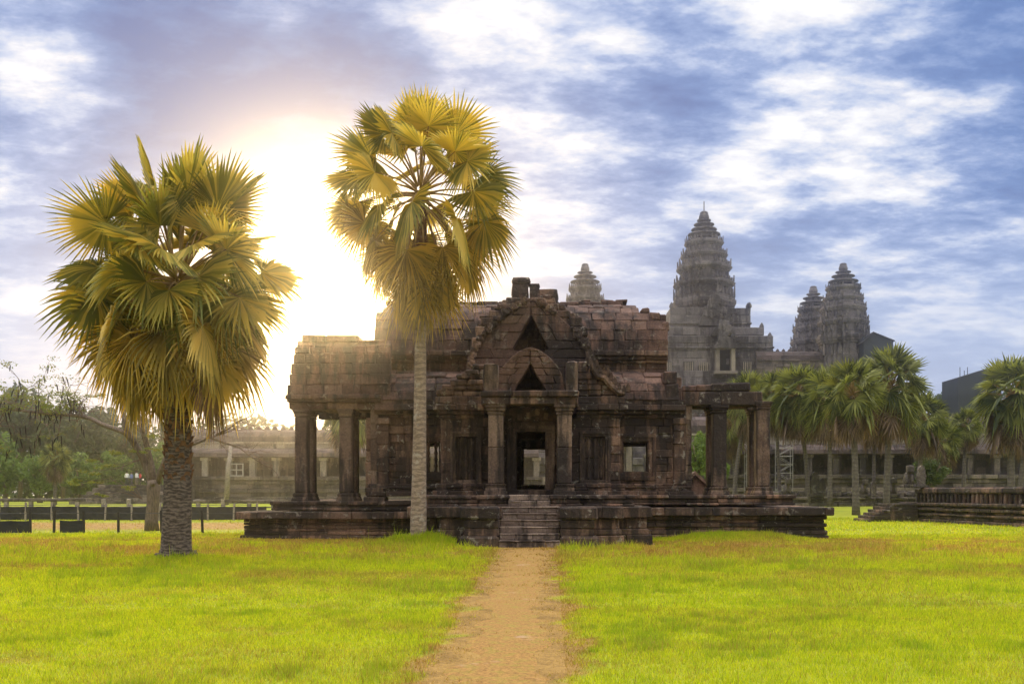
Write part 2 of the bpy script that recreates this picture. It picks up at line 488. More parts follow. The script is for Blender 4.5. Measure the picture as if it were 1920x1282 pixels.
def tag(o, label=None, cat=None, group=None, kind=None):
    if label: o['label'] = label
    if cat: o['category'] = cat
    if group: o['group'] = group
    if kind: o['kind'] = kind
    return o
def thing(name, label, cat, loc=(0, 0, 0), group=None, rz=0.):
    o = bpy.data.objects.new(name, None); COL.objects.link(o); o.location = loc; o.rotation_euler[2] = rz
    o.empty_display_size = .3
    return tag(o, label, cat, group)
def reparent(o, root):
    """world-built mesh becomes a part without moving (root carries only a location and z turn)"""
    o.parent = root
    mi = Matrix.LocRotScale(root.location, root.rotation_euler, root.scale).inverted()
    o.data.transform(mi)
    return o
def copy_tree(o, parent=None):
    c = o.copy(); COL.objects.link(c)
    if parent is not None: c.parent = parent
    for ch in list(o.children): copy_tree(ch, c)
    return c

# ------------------------------------------------------------------ numpy noise
def vnoise(x, y, seed=0):
    xi = np.floor(x).astype(np.int64); yi = np.floor(y).astype(np.int64); xf = x - xi; yf = y - yi
    def h(a, b):
        v = (a * 374761393 + b * 668265263 + seed * 974711) & 0xffffffff
        v = ((v ^ (v >> 13)) * 1274126177) & 0xffffffff
        return ((v ^ (v >> 16)) & 0xffff) / 65535.
    u = xf * xf * (3 - 2 * xf); v = yf * yf * (3 - 2 * yf)
    return (h(xi, yi) * (1 - u) + h(xi + 1, yi) * u) * (1 - v) + (h(xi, yi + 1) * (1 - u) + h(xi + 1, yi + 1) * u) * v
def fbm(x, y, seed=0, o=4):
    t = np.zeros_like(x, dtype=float); a = .5; s = 0
    for i in range(o): t += a * vnoise(x * 2 ** i, y * 2 ** i, seed + i); s += a; a *= .5
    return t / s
def smooth(a, b, x):
    t = np.clip((x - a) / (b - a), 0, 1); return t * t * (3 - 2 * t)

MOUNDS = [(-4.0, 33.0, .15, 1.0), (PX(335, 26), 25.9, .07, 1.0), (PX(1340, 36.3), 36.7, .2, 1.3), (PX(1430, 37), 37.6, .18, 1.3), (-3.4, 32.9, .10, .8), (-4.9, 32.9, .08, .7)]
def ground_h(x, y):
    h = (fbm(x * .22, y * .22, 3) - .5) * .10 + (fbm(x * .9, y * .9, 9) - .5) * .035
    for mx_, my_, a, r in MOUNDS: h = h + a * np.exp(-((x - mx_) ** 2 + (y - my_) ** 2) / (r * r))
    return h + smooth(66, 110, y) * .45
def gz(x, y): return float(ground_h(np.array([float(x)]), np.array([float(y)]))[0])
def path_c(y): return -.47 - .003 * (y - 9)
def path_w(y): return .68 + .20 * np.clip((y - 9) / 20, 0, 1.4)
def dryness(x, y):
    n = fbm(x * .55, y * .55, 21); n2 = fbm(x * 2.1, y * 2.1, 31); n3 = fbm(x * .16, y * .3, 41)
    d = smooth(.56, .76, n * .55 + n2 * .25 + n3 * .3 - .03) * .5
    near = smooth(23, 30, y) * (1 - smooth(37, 41, y))
    d = np.maximum(d, near * smooth(.38, .64, n * .5 + n2 * .5 + .04) * .85)
    band = np.exp(-((y - 21.5) / 1.2) ** 2) * .5 * smooth(.4, .6, n) 
    d = np.maximum(d, band)
    pd = np.abs(x - path_c(y)) / path_w(y)
    d = np.maximum(d, 1 - smooth(.75, 1.55, pd + (n2 - .5) * .9 + (fbm(x * 5.1, y * 3.7, 33) - .5) * 1.3))
    far = smooth(44, 52, y) * (1 - smooth(56, 66, y)) * (x < -14) * .85
    for mx_, my_, a, r in MOUNDS: d = d * (1 - .95 * np.exp(-((x - mx_) ** 2 + (y - my_) ** 2) / (r * r * 1.5)))
    return np.clip(np.maximum(d, far), 0, 1)
def lushness(x, y):
    n = fbm(x * .5 + 7, y * .9 + 3, 51); n2 = fbm(x * 2.4, y * 3.2, 61)
    n3 = fbm(x * 5.5, y * 7., 66)
    l = smooth(.54, .64, n * .40 + n2 * .38 + n3 * .22) * .8
    for mx_, my_, a, r in MOUNDS: l = np.maximum(l, .8 * np.exp(-((x - mx_) ** 2 + (y - my_) ** 2) / (r * r * 1.2)))
    return l

# ------------------------------------------------------------------ ground, path, grass
def grid_mesh(name, xs, ys, hf, m, attrs=True):
    X, Y = np.meshgrid(xs, ys); Z = hf(X, Y)
    co = np.stack([X, Y, Z], -1).reshape(-1, 3)
    nx, ny = len(xs), len(ys)
    i = np.arange((nx - 1) * (ny - 1)); a = (i // (nx - 1)) * nx + i % (nx - 1)
    fs = np.stack([a, a + 1, a + nx + 1, a + nx], -1)
    me = bpy.data.meshes.new(name)
    me.vertices.add(len(co)); me.vertices.foreach_set('co', co.ravel())
    me.loops.add(fs.size); me.loops.foreach_set('vertex_index', fs.ravel())
    me.polygons.add(len(fs)); me.polygons.foreach_set('loop_start', np.arange(len(fs)) * 4)
    me.update(); me.validate()
    me.polygons.foreach_set('use_smooth', [True] * len(fs))
    if attrs:
        for nm, fn in (('dry', dryness), ('lush', lushness)):
            at = me.attributes.new(nm, 'FLOAT', 'POINT'); at.data.foreach_set('value', fn(co[:, 0], co[:, 1]).astype(np.float32))
    return link(name, me, m)
def spaced(a): return np.array(sorted(set(np.round(a, 4))))
xs = spaced(np.concatenate([np.arange(-40, 36, .3), np.linspace(-520, -40, 60), np.linspace(36, 520, 60)]))
ys = spaced(np.concatenate([np.arange(5, 46, .3), np.arange(46, 130, 2.), np.linspace(130, 620, 40), np.linspace(-160, 5, 30)]))
tag(grid_mesh('ground', xs, ys, ground_h, 'lawn'), 'flat yellow green lawn with dry brown patches', 'ground', kind='structure')

# path: a worn strip of dry grass with a ragged edge, a few millimetres proud of the lawn
yy = np.arange(5, 31.9, .12); tt = np.linspace(-1, 1, 19)
PXg = []; 
for y in yy:
    wl = path_w(y) * (.16 + .95 * (fbm(np.array([3.1]), np.array([y * 1.3]), 77)[0])); wr = path_w(y) * (.16 + .95 * (fbm(np.array([9.4]), np.array([y * 1.3]), 87)[0]))
    PXg.append([path_c(y) + (t * wl if t < 0 else t * wr) for t in tt])
PXg = np.array(PXg); PYg = np.repeat(yy[:, None], len(tt), 1)
PZg = ground_h(PXg, PYg) + .010 - .018 * np.abs(tt)[None, :] ** 6 * 1.0
pv = np.stack([PXg, PYg, PZg], -1).reshape(-1, 3); nt = len(tt)
pf = [[j * nt + i, j * nt + i + 1, (j + 1) * nt + i + 1, (j + 1) * nt + i] for j in range(len(yy) - 1) for i in range(nt - 1)]
pb = MB(); pb.add(pv.tolist(), pf)
tag(pb.build('path', 'path', smooth=True), 'dry brown trodden path leading to the stone stairs', 'path', kind='structure')

def make_grass():
    rng = np.random.default_rng(5)
    X = []; Y = []
    def sample(n, d0, d1):
        D = np.sqrt(rng.uniform(d0 * d0, d1 * d1, n)); px = rng.uniform(-60, 1980, n); o = rng.random(n) < .16; px = np.where(o, np.where(rng.random(n) < .5, rng.uniform(-420, -60, n), rng.uniform(1980, 2340, n)), px)
        return (px - CX) * D / F, D
    for n, a, b in ((250000, 8.3, 15), (270000, 15, 26), (240000, 26, 42), (85000, 42, 72)):
        x, y = sample(n, a, b); X.append(x); Y.append(y)
    x = np.concatenate(X); y = np.concatenate(Y)
    # extra tufts on the mounds
    for mx_, my_, a, r in MOUNDS:
        n = 5000; X2 = mx_ + rng.normal(0, r * .95, n); Y2 = my_ + rng.normal(0, r * .6, n); x = np.concatenate([x, X2]); y = np.concatenate([y, Y2])
    tx, ty = sample(5200, 8.6, 33); kk = rng.integers(10, 26, len(tx)); lu0 = rng.random(len(tx)) < .3 + .7 * (fbm(tx * .8, ty * .8, 19) > .52); tx, ty, kk = tx[lu0], ty[lu0], kk[lu0]
    T0 = len(x); sg = np.repeat(rng.uniform(.03, .10, len(tx)), kk)
    x = np.concatenate([x, np.repeat(tx, kk) + rng.normal(0, 1, kk.sum()) * sg * 1.6]); y = np.concatenate([y, np.repeat(ty, kk) + rng.normal(0, 1, kk.sum()) * sg])
    tuft = np.zeros(len(x)); tuft[T0:] = np.repeat(rng.uniform(.6, 1.5, len(tx)), kk)
    inside = ((np.abs(x + .5) < 2.4) & (y > 32.1) & (y < 52)) | ((np.abs(x + .5) < 4.35) & (y > 33.0) & (y < 52)) | ((x > -12.) & (x < 11.3) & (y > 38.1) & (y < 52))
    tr = (np.hypot(x - PX(332, 26), y - 26) < .36) | (np.hypot(x + 4.1, y - 33) < .22)
    pd = np.abs(x - path_c(y)) / path_w(y)
    onpath = (pd < 1.3) & (y < 32) & (rng.random(len(x)) < .5 * (1 - smooth(.5, 1.2, pd)))
    nt_ = (x < -13) & (y > 44.5) & (y < 64)
    dry = dryness(x, y)
    bare = rng.random(len(x)) < smooth(.55, 1., dry) * .35
    keep = ~(inside | tr | onpath | bare | (nt_ & (rng.random(len(x)) < .8)))
    x = x[keep]; y = y[keep]; dry = dry[keep]; n = len(x); tuft = tuft[keep]
    lush = np.maximum(lushness(x, y), .35 * (tuft > 0))
    h = rng.uniform(.025, .072, n) * (.6 + .8 * fbm(x * 3.1, y * 4.3, 71)) * (1 - .5 * ((pd[keep] < 1.0) & (y < 32))) * (1 + 1.1 * lush) * (1 - .45 * dry) * np.clip(y / 18, .85, 1.6)
    for mx_, my_, a, r in MOUNDS[:1]: h *= 1 + .6 * np.exp(-((x - mx_) ** 2 + (y - my_) ** 2) / (r * r * .7))
    tall = rng.random(n) < .03; h[tall] *= 1.7
    h *= 1 + .8 * tuft
    wd = rng.uniform(.003, .006, n) * np.clip(y / 10, 1, 5)
    an = rng.uniform(0, 2 * np.pi, n); cx, sx = np.cos(an) * wd, np.sin(an) * wd
    la = rng.uniform(0, 2 * np.pi, n); lean = h * rng.uniform(.1, .8, n)
    z = ground_h(x, y) - .004
    co = np.empty((n, 3, 3))
    co[:, 0] = np.stack([x - cx, y - sx, z], -1); co[:, 1] = np.stack([x + cx, y + sx, z], -1)
    co[:, 2] = np.stack([x + np.cos(la) * lean, y + np.sin(la) * lean, z + h], -1)
    me = bpy.data.meshes.new('grass')
    me.vertices.add(n * 3); me.vertices.foreach_set('co', co.ravel())
    me.loops.add(n * 3); me.loops.foreach_set('vertex_index', np.arange(n * 3))
    me.polygons.add(n); me.polygons.foreach_set('loop_start', np.arange(n) * 3)
    me.update()
    dj = np.clip(dry + rng.normal(0, .16, n) + (rng.random(n) < .07) * .7 + .45 * smooth(.5, .7, fbm(x * .35, y * .5, 93)) * (rng.random(n) < .5), 0, 1)
    for nm, v in (('dry', dj), ('lush', lush)):
        at = me.attributes.new(nm, 'FLOAT', 'POINT'); at.data.foreach_set('value', np.repeat(v, 3).astype(np.float32))
    return tag(link('grass', me, 'blade'), 'short bright grass covering the lawn', 'grass', kind='stuff')
make_grass()

# ------------------------------------------------------------------ the ruined library
XC = -.5
LIB = thing('ruined_library', 'dark weathered sandstone library ruin with gabled porch, side colonnades and stone steps', 'ruined building', (XC, 40, 0))
def part(mb, name, m, label=None, smooth=False):
    o = mb.build(name, m, smooth=smooth); reparent(o, LIB)
    if label: o['label'] = label
    return o

def subpart(mb, name, m, par, smooth=False):
    o = mb.build(name, m, smooth=smooth); reparent(o, LIB); o.parent = par
    return o
def tier(mb, x0, x1, y0, y1, layers, bl=(.7, 1.5)):
    """a moulded platform: every layer (z0, z1, outset) is a ring of blocks over a rubble core"""
    for z0, z1, o in layers:
        a, b, c, d = x0 - o, x1 + o, y0 - o, y1 + o
        mb.row(a, b, c, c + .7, z0, z1, bl, .016, .03)
        mb.row(c + .7, d, a, a + .7, z0, z1, bl, .016, .03, axis='y')
        mb.row(c + .7, d, b - .7, b, z0, z1, bl, .016, .03, axis='y') if False else None
        a2 = c + .7
        while a2 < d - .01:
            e = min(d, a2 + R.uniform(*bl)); mb.box(b - .7, b + R.uniform(-.02, .02), a2, e, z0, z1, .014, .03); a2 = e
        mb.box(a + .65, b - .65, c + .65, d - .02, z0 + .01, z1 - .012)

# lower platform: wings, then the projecting centre in three steps
p = MB()
wl = [(-.1, .16, .10), (.16, .34, .05), (.34, .46, -.03), (.46, .62, .03), (.62, .74, -.04), (.74, .90, .04), (.90, 1.22, .26)]
tier(p, -11.62, XC - 3.9, 38.5, 50.6, [(a * .86, b * .86, (0.0 if .1 < a < .9 else o)) for a, b, o in wl])
part(p, 'wing_platform', 'plinth')
p = MB(); tier(p, XC + 3.9, 10.9, 38.5, 50.6, wl); part(p, 'wing_platform', 'plinth')
p = MB()
cl = [(-.1, .34, .16), (.34, .55, .05), (.55, .92, -.02), (.92, 1.31, .14)]
tier(p, XC - 4.05, XC + 4.05, 34.2, 51.0, cl)
part(p, 'central_platform', 'plinth')
for xa, xb in ((XC - 3.05, XC - 1.02), (XC + 1.08, XC + 3.05)):
    p = MB(); tier(p, xa, xb, 33.5, 34.25, [(a, b, o * .9 if (o < 0 or True) else o) for a, b, o in cl]); part(p, 'central_platform', 'plinth')
for sg in (-1, 1):   # side blocks flanking the stair
    p = MB()
    a, b = (XC - 2.13, XC - .98) if sg < 0 else (XC + 1.04, XC + 2.16)
    for z0, z1, o, ch in ((-.1, .36, .15, .08), (.36, .60, -.03, .03), (.60, .90, .0, .03), (.90, 1.325, .11, .06)):
        p.box(a - (o if sg < 0 else 0), b + (o if sg > 0 else 0), 32.62 - o, 34, z0, z1, .02, ch)
    part(p, 'stair_cheek', 'plinth')
p = MB()
ns = 6
for i in range(ns):
    z0, z1 = i * 1.31 / ns, (i + 1) * 1.31 / ns
    p.row(XC - .97, XC + 1.03, 32.45 + i * .27, 34.4, z0 - (.1 if i == 0 else 0), z1 - .035, (.5, 1.1), .012, .03)
    p.row(XC - .97, XC + 1.03, 32.42 + i * .27, 32.45 + i * .27 + .42, z1 - .04, z1, (.5, 1.1), .012, .018)
for i in range(2):
    p.row(XC - .72, XC + .72, 33.95 + i * .26, 35, 1.31 + i * .2, 1.31 + (i + 1) * .2, (.4, .8), .01, .025)
part(p, 'staircase', 'step')
# upper platform
ul = [(1.30, 1.40, .05), (1.40, 1.56, -.02), (1.56, 1.70, .07)]
p = MB(); tier(p, XC - 3.6, XC + 3.6, 34.55, 50.2, ul, (.6, 1.2)); tier(p, XC - 1.75, XC - .74, 34.2, 35.2, ul, (.5, .9)); tier(p, XC + .74, XC + 1.75, 34.2, 35.2, ul, (.5, .9))
part(p, 'upper_platform', 'plinth')
p = MB(); tier(p, -10.55, XC - 3.5, 39.0 - .35, 50, [(a * .84, b * .84 + .03, o) for a, b, o in ul]); part(p, 'upper_platform', 'plinth')
p = MB(); tier(p, XC + 3.5, 9.7, 39.0 - .35, 50, ul); part(p, 'upper_platform', 'plinth')

# main hall -----------------------------------------------------------
FL = 1.69
WR = (XC + 3.62, XC + 4.55, 2.61, 3.75)   # right window hole
WL = (XC - 4.55, XC - 3.62, 2.61, 3.75)
HX0, HX1 = XC - 5.98, XC + 5.98
p = MB()
p.wall(HX0, XC + -3.3, 2.1, 4.72, 39.0, 39.6, .31, holes=(WL,))
part(p, 'front_wall', 'stone')
p = MB(); p.wall(XC + 3.3, HX1, 2.1, 4.72, 39.0, 39.6, .31, holes=(WR,)); part(p, 'front_wall', 'stone')
for sg in (-1, 1):
    p = MB()   # moulded wall foot
    a, b = (HX0 - .05, XC - 3.2) if sg < 0 else (XC + 3.2, HX1 + .05)
    for z0, z1, o in ((FL - .03, 1.84, .30), (1.84, 1.95, .18), (1.95, 2.05, .22), (2.05, 2.12, .1)): p.row(a - (o if sg < 0 else 0), b + (o if sg > 0 else 0), 39 - o, 39.7, z0, z1, (.5, 1.1), .014, .02)
    part(p, 'wall_foot', 'stone')
    p = MB()
    a = HX1 if sg > 0 else HX0 - .5
    p.wall(39.0, 45.6, FL, 4.72, a - (.5 if sg > 0 else 0), a + (0 if sg > 0 else .5), .42, axis='y'); 
    # corner pilaster
    xa = HX1 - .42 if sg > 0 else HX0 - .06
    p.wall(xa, xa + .48, 2.1, 4.72, 38.86, 39.2, .5, (.48, .5)); p.box(xa - .04, xa + .52, 38.8, 39.2, 4.45, 4.7, .01, .03)
    part(p, 'end_wall', 'stone')
    # window surround with two recessed frames
    w = WR if sg > 0 else WL
    f = MB()
    for k, (e, d) in enumerate(((.34, .07), (.2, .03), (.07, -.02))):
        o, i_ = e, (e - .15 if k < 2 else 0)
        y0 = 39 - d
        f.row(w[0] - o, w[1] + o, y0, 39.3, w[3] + i_, w[3] + o, (.5, .9), .006, .012, push=.004)
        f.row(w[0] - o, w[1] + o, y0, 39.3, w[2] - o, w[2] - i_, (.5, .9), .006, .012, push=.004)
        f.box(w[0] - o, w[0] - i_, y0, 39.3, w[2] - i_, w[3] + i_, .006, .012); f.box(w[1] + i_, w[1] + o, y0, 39.3, w[2] - i_, w[3] + i_, .006, .012)
    wf_ = part(f, 'window_frame', 'stone')
    if sg < 0:
        for bx in (w[1] - .14, w[1] - .44, w[1] - .72):
            b = MB(); zs = np.linspace(w[2] - .02, w[3] + .02, 15)
            b.tube([(bx, 39.25, z) for z in zs], [.055 if i % 3 else .085 for i in range(15)], 8)
            subpart(b, 'baluster', 'stone', wf_, smooth=True)
# rear wall of the hall, with its own openings
p = MB()
p.wall(HX0, HX1, FL, 4.72, 45.2, 45.7, .45, holes=((XC + 3.5, XC + 5.22, 2.5, 3.9), (-5.3, -3.9, 2.5, 3.9), (-1.05, .2, FL, 4.2)))
part(p, 'rear_wall', 'stone')
# cornice + half vault over the aisle, both sides; right end crumbles
CN = ((4.70, 4.84, .06), (4.84, 4.98, .2), (4.98, 5.22, .34), (5.22, 5.40, .26))
for a, b in ((HX0 - .12, XC - 2.6), (XC + 2.6, HX1 + .05)):
    p = MB()
    for z0, z1, o in CN: p.row(a, b, 39 - o, 39.8, z0, z1, (.5, 1.1), .016, .025)
    part(p, 'cornice', 'stone')
p = MB()
for z0, z1, o in CN: p.row(HX0 - .12, HX1 + .05, 45.0, 45.7 + o, z0, z1, (.6, 1.2), .016, .025)
part(p, 'cornice', 'stone')
av = [(38.72, 5.38), (38.80, 5.72), (39.02, 6.08), (39.36, 6.36), (39.85, 6.58), (40.35, 6.68)]
p = MB(); p.vault(av, HX0 - .1, XC - 2.1, .4, (.55, .9)); part(p, 'aisle_roof', 'roof')
p = MB(); p.vault(av, XC + 2.1, 5.2, .4, (.55, .9), ends=lambda i: (XC + 2.1, 5.28 - [0, 0, .06, .35, .5][i])); part(p, 'aisle_roof', 'roof', 'aisle half vault with its broken right end')
p = MB(); p.vault([(84.4 - y, z) for y, z in av][::-1], HX0 - .1, 5.2, .4, (.55, .9)); part(p, 'aisle_roof', 'roof')
# attic band above the aisle, then the high vault
UX0, UX1 = -6.82, 4.98
for y0, y1, fr in ((40.2, 40.8, 1), (43.6, 44.2, 0)):
    p = MB(); p.wall(UX0, UX1, 6.5, 7.02, y0, y1, .26, (.6, 1.1))
    for z0, z1, o in ((7.0, 7.12, .10), (7.12, 7.27, .24), (7.27, 7.48, .36)):
        p.row(UX0 - (o if z0 > 7.1 else 0) * .4, UX1, y0 - o * fr, y1 + o * (1 - fr), z0, z1, (.6, 1.1), .016, .025)
    part(p, 'attic_band', 'stone')
uv = [(39.96, 7.46), (39.98, 7.9), (40.08, 8.35), (40.28, 8.75), (40.6, 9.12), (41.1, 9.45), (41.8, 9.68)]
rend = [4.98, 4.98, 4.9, 4.62, 3.9, 3.86]
p = MB(); p.vault(uv, UX0, UX1, .45, (.45, .7), ends=lambda i: (UX0 + (.05 * i if i > 3 else 0), rend[i])); part(p, 'vault_roof', 'roof', 'high vault roof broken off in steps at its right end')
p = MB(); p.vault([(84.4 - y, z) for y, z in uv][::-1], UX0, UX1, .45, (.45, .7), ends=lambda i: (UX0, rend[5 - i])); part(p, 'vault_roof', 'roof')
p = MB()
p.row(UX0 + .2, 3.3, 41.72, 42.7, 9.62, 9.80, (.6, 1.2), .03, .04)
for x, ww in ((2.4, .5), (3.0, .5), (1.55, .4)): p.box(x, x + ww, 41.75, 42.5, 9.78, 9.78 + R.uniform(.04, .1), .03, .03)
part(p, 'roof_ridge', 'roof')
p = MB()   # end gables and broken end blocks of the high vault
zz_ = [6.5, 6.9, 7.3, 7.7, 8.1, 8.5, 8.9, 9.2]
def half_w(z): return max(.15, 1.85 * math.sqrt(max(0, 1 - ((z - 7.4) / 2.2) ** 2)) if z > 7.4 else 1.9)
for xa, dxx in ((UX0 + .1, .5), (UX1 - .7, .5)):
    for a, b in zip(zz_, zz_[1:]):
        hw = half_w(b)
        if xa > 0 and a > 8.6: continue
        y = 42.2 - hw
        while y < 42.2 + hw - .01:
            e = min(42.2 + hw, y + R.uniform(.5, .9)); p.box(xa + R.uniform(-.03, .03), xa + dxx, y, e, a, b, .02, .03); y = e
for (x, y, z, sx, sz) in ((4.3, 40.25, 8.78, .42, .30), (4.62, 40.3, 8.72, .35, .26), (3.95, 40.55, 9.1, .36, .2), (4.75, 40.12, 8.32, .3, .36)):
    p.box(x, x + sx, y, y + .7, z, z + sz, .035, .05)
part(p, 'roof_end', 'roof')
p = MB()   # broken end of the aisle: stepped blocks
for (x, y, z, sx, sz) in ((4.9, 38.85, 5.38, .5, .5), (4.75, 38.95, 5.88, .62, .42), (4.7, 39.4, 6.3, .45, .2), (5.05, 39.6, 5.4, .35, .8), (4.72, 38.74, 5.4, .5, .62), (4.66, 38.8, 6.02, .52, .5)):
    p.box(x, x + sx, y, y + .9, z, z + sz, .03, .05)
part(p, 'aisle_end', 'roof')

# transept with the porch ------------------------------------------------
TX0, TX1 = XC - 3.33, XC + 3.33
fw = [(XC - 2.78, XC - 2.02, 2.25, 3.86), (XC + 2.02, XC + 2.78, 2.25, 3.86)]
DH = (XC - .53, XC + .55, 1.9, 4.05)
p = MB()
p.wall(TX0, XC - 1.45, 2.1, 4.56, 37.0, 37.5, .3, (.45, .9), holes=(fw[0],)); p.wall(XC + 1.45, TX1, 2.1, 4.56, 37.0, 37.5, .3, (.45, .9), holes=(fw[1],))
p.wall(37.0, 39.05, FL, 4.56, TX0, TX0 + .45, .4, axis='y'); 
yq = 37.0
p.wall(37.5, 39.05, FL, 4.56, TX1 - .45, TX1, .4, axis='y')
p.wall(XC - 1.45, XC + 1.45, FL, 5.4, 37.1, 37.55, .32, (.5, .9), holes=(DH,))
for xx in (XC - 1.5, XC + 1.1): p.wall(37.5, 45.2, FL, 4.7, xx, xx + .4, .5, axis='y')
part(p, 'transept_wall', 'stone')
for a, b, sgn in ((TX0, XC - 1.5, -1), (XC + 1.5, TX1, 1)):
    p = MB()
    for z0, z1, o in ((FL - .03, 1.86, .28), (1.86, 1.97, .16), (1.97, 2.12, .2)): p.row(a - (o if sgn < 0 else 0), b + (o if sgn > 0 else 0), 37 - o, 37.6, z0, z1, (.4, .9), .014, .02)
    part(p, 'wall_foot', 'stone')
for k, (a, b, c, d) in enumerate(fw):      # blind windows with turned bars
    f = MB(); f.wall(a, b, c, d, 37.17, 37.4, .8, (.7, .9), push=.004)
    part(f, 'blind_window', 'pillar')
    f = MB()
    for e, dd in ((.2, .08), (.09, .03)):
        i_ = e - .11 if e > .1 else 0
        f.box(a - e, b + e, 37 - dd, 37.25, d + i_, d + e, .006, .014); f.box(a - e, b + e, 37 - dd, 37.25, c - e, c - i_, .006, .014)
        f.box(a - e, a - i_, 37 - dd, 37.25, c - i_, d + i_, .006, .014); f.box(b + i_, b + e, 37 - dd, 37.25, c - i_, d + i_, .006, .014)
    part(f, 'window_frame', 'pillar')
    f = MB()
    for t in (.2, .5, .8):
        x = a + (b - a) * t; zs = np.linspace(c, d, 17)
        f.tube([(x, 37.14, z) for z in zs], [.07 if (i % 4) else .035 for i in range(17)], 8)
    f.mi = [0] * len(f.mi); part(f, 'window_bars', 'pillar', smooth=True)
# cornice of the transept front
for a, b, sgn in ((TX0, XC - 1.72, -1), (XC + 1.72, TX1, 1)):
    p = MB()
    for z0, z1, o in ((4.54, 4.68, .05), (4.68, 4.82, .16), (4.82, 5.06, .28), (5.06, 5.34, .20)):
        p.row(a - (o if sgn < 0 else 0), b + (o if sgn > 0 else 0), 37 - o, 37.7, z0, z1, (.45, .9), .02, .03)
        for q in (0, 1):
            yy0 = 37.7 + q * .75
            if sgn < 0: p.box(a - o, a + .4, yy0, yy0 + .75, z0, z1, .015, .02)
            else: p.box(b - .4, b + o, yy0, yy0 + .75, z0, z1, .015, .02)
    part(p, 'transept_cornice', 'stone')
for sg in (-1, 1):    # half vaults over the transept aisles, running towards the hall
    p = MB()
    pr = [(3.3, 5.32), (3.18, 5.6), (2.9, 5.95), (2.5, 6.3), (2.1, 6.5)]
    for (xa, za), (xb, zb) in zip(pr, pr[1:]):
        y = 37.3
        while y < 39.5:
            e = min(39.6, y + R.uniform(.5, .8)); c = [None] * 8
            for k in range(8):
                t, z = (xb, zb) if k & 4 else (xa, za)
                xo = t - (.35 if k & 1 else 0)
                c[k] = [XC + sg * xo, e if k & 2 else y, z - (.2 if k & 1 else 0)]
                c[k] = [q + R.uniform(-.012, .012) for q in c[k]]
            p.hexa(c); y = e
    part(p, 'transept_roof', 'roof')
# ruined half pediments
p = MB()
st = [(XC - 3.5, 5.36, 1.75, .22), (XC - 3.3, 5.57, 1.55, .2), (XC - 2.95, 5.76, 1.2, .22), (XC - 2.75, 5.97, 1.0, .2), (XC - 2.4, 6.16, .7, .2), (XC - 2.15, 6.34, .5, .2)]
for x, z, L, hh in st: p.row(x, x + L, 36.85, 37.45, z, z + hh, (.3, .7), .03, .05, push=.05)
for k in range(16):
    t = R.random(); p.rock((XC - 3.35 + t * 1.5, 36.9 + R.uniform(-.03, .1), 5.5 + t * .95), (R.uniform(.07, .16), .1, R.uniform(.06, .12)), k, .25, 1)
part(p, 'half_pediment', 'stone', 'left half pediment worn down to loose stepped courses')
p = MB()
st = [(XC + 1.75, 5.36, 1.72, .22), (XC + 1.75, 5.57, 1.5, .22), (XC + 1.75, 5.78, 1.2, .2), (XC + 1.75, 5.97, .92, .24), (XC + 1.75, 6.2, .62, .24), (XC + 1.75, 6.42, .4, .26)]
for x, z, L, hh in st: p.row(x, x + L, 36.92, 37.45, z, z + hh, (.3, .7), .03, .05, push=.03)
rail = [(XC + 3.5, 36.86, 5.45), (XC + 3.25, 36.86, 5.5), (XC + 2.95, 36.84, 5.78), (XC + 2.75, 36.84, 6.02), (XC + 2.5, 36.84, 6.1), (XC + 2.3, 36.84, 6.42), (XC + 2.15, 36.84, 6.75), (XC + 2.1, 36.84, 7.0)]
p.tube(rail, [.1, .13, .12, .13, .12, .13, .12, .07], 7)
for k in range(11):   # flame finials along the raking edge
    t = k / 10; i = min(int(t * 6), 5); q = t * 6 - i
    a, b = Vector(rail[i]), Vector(rail[i + 1]); c = a.lerp(b, q)
    s_ = R.uniform(.09, .14); x, z = c.x + .09, c.z + .06
    p.prism([(x - s_ * .7, z), (x + s_ * .7, z), (x + s_ * .8, z + s_ * 1.2), (x + s_ * .2, z + s_ * 2.5), (x - s_ * .5, z + s_ * 1.4)], 36.76, 36.98)
part(p, 'half_pediment', 'stone', 'right half pediment with carved serpent edge and flame finials')

# porch: pillars, lintel, door
for sg in (-1, 1):
    x = XC + sg * 1.23
    PB_ = [MB(), MB(), MB()]
    for hwd, z0, z1 in ((.40, FL - .02, 1.84), (.36, 1.84, 1.95), (.33, 1.95, 2.04), (.36, 2.04, 2.1), (.27, 2.1, 3.4), (.268, 3.4, 4.58), (.30, 4.58, 4.64), (.27, 4.64, 4.70), (.33, 4.70, 4.82), (.38, 4.82, 4.94)):
        p = PB_[0 if 2.09 < z0 < 4.5 else (1 if z0 < 2.09 else 2)]; p.box(x - hwd, x + hwd, 35.62 - hwd + .27, 35.62 + hwd + .27, z0, z1, .006, .03 if z1 - z0 > .5 else .015)
    pp_ = part(PB_[0], 'porch_pillar', 'pillar'); subpart(PB_[1], 'pillar_base', 'pillar', pp_); subpart(PB_[2], 'capital', 'pillar', pp_)
    p = MB()
    xx = XC + sg * 1.3
    p.wall(36.2, 37.1, FL, 4.93, xx - .18, xx + .18, .45, axis='y'); part(p, 'porch_side_wall', 'stone')
p = MB()
p.row(XC - 1.74, XC + 1.72, 35.5, 36.3, 4.93, 5.2, (1.0, 1.8), .016, .03); p.row(XC - 1.76, XC + 1.74, 35.42, 36.3, 5.2, 5.42, (.9, 1.6), .016, .04)
for sg in (-1, 1): p.wall(36.3, 37.2, 4.93, 5.42, XC + sg * 1.5 - .25, XC + sg * 1.5 + .25, .25, axis='y')
part(p, 'porch_lintel', 'stone')
p = MB()
a, b, c, d = DH
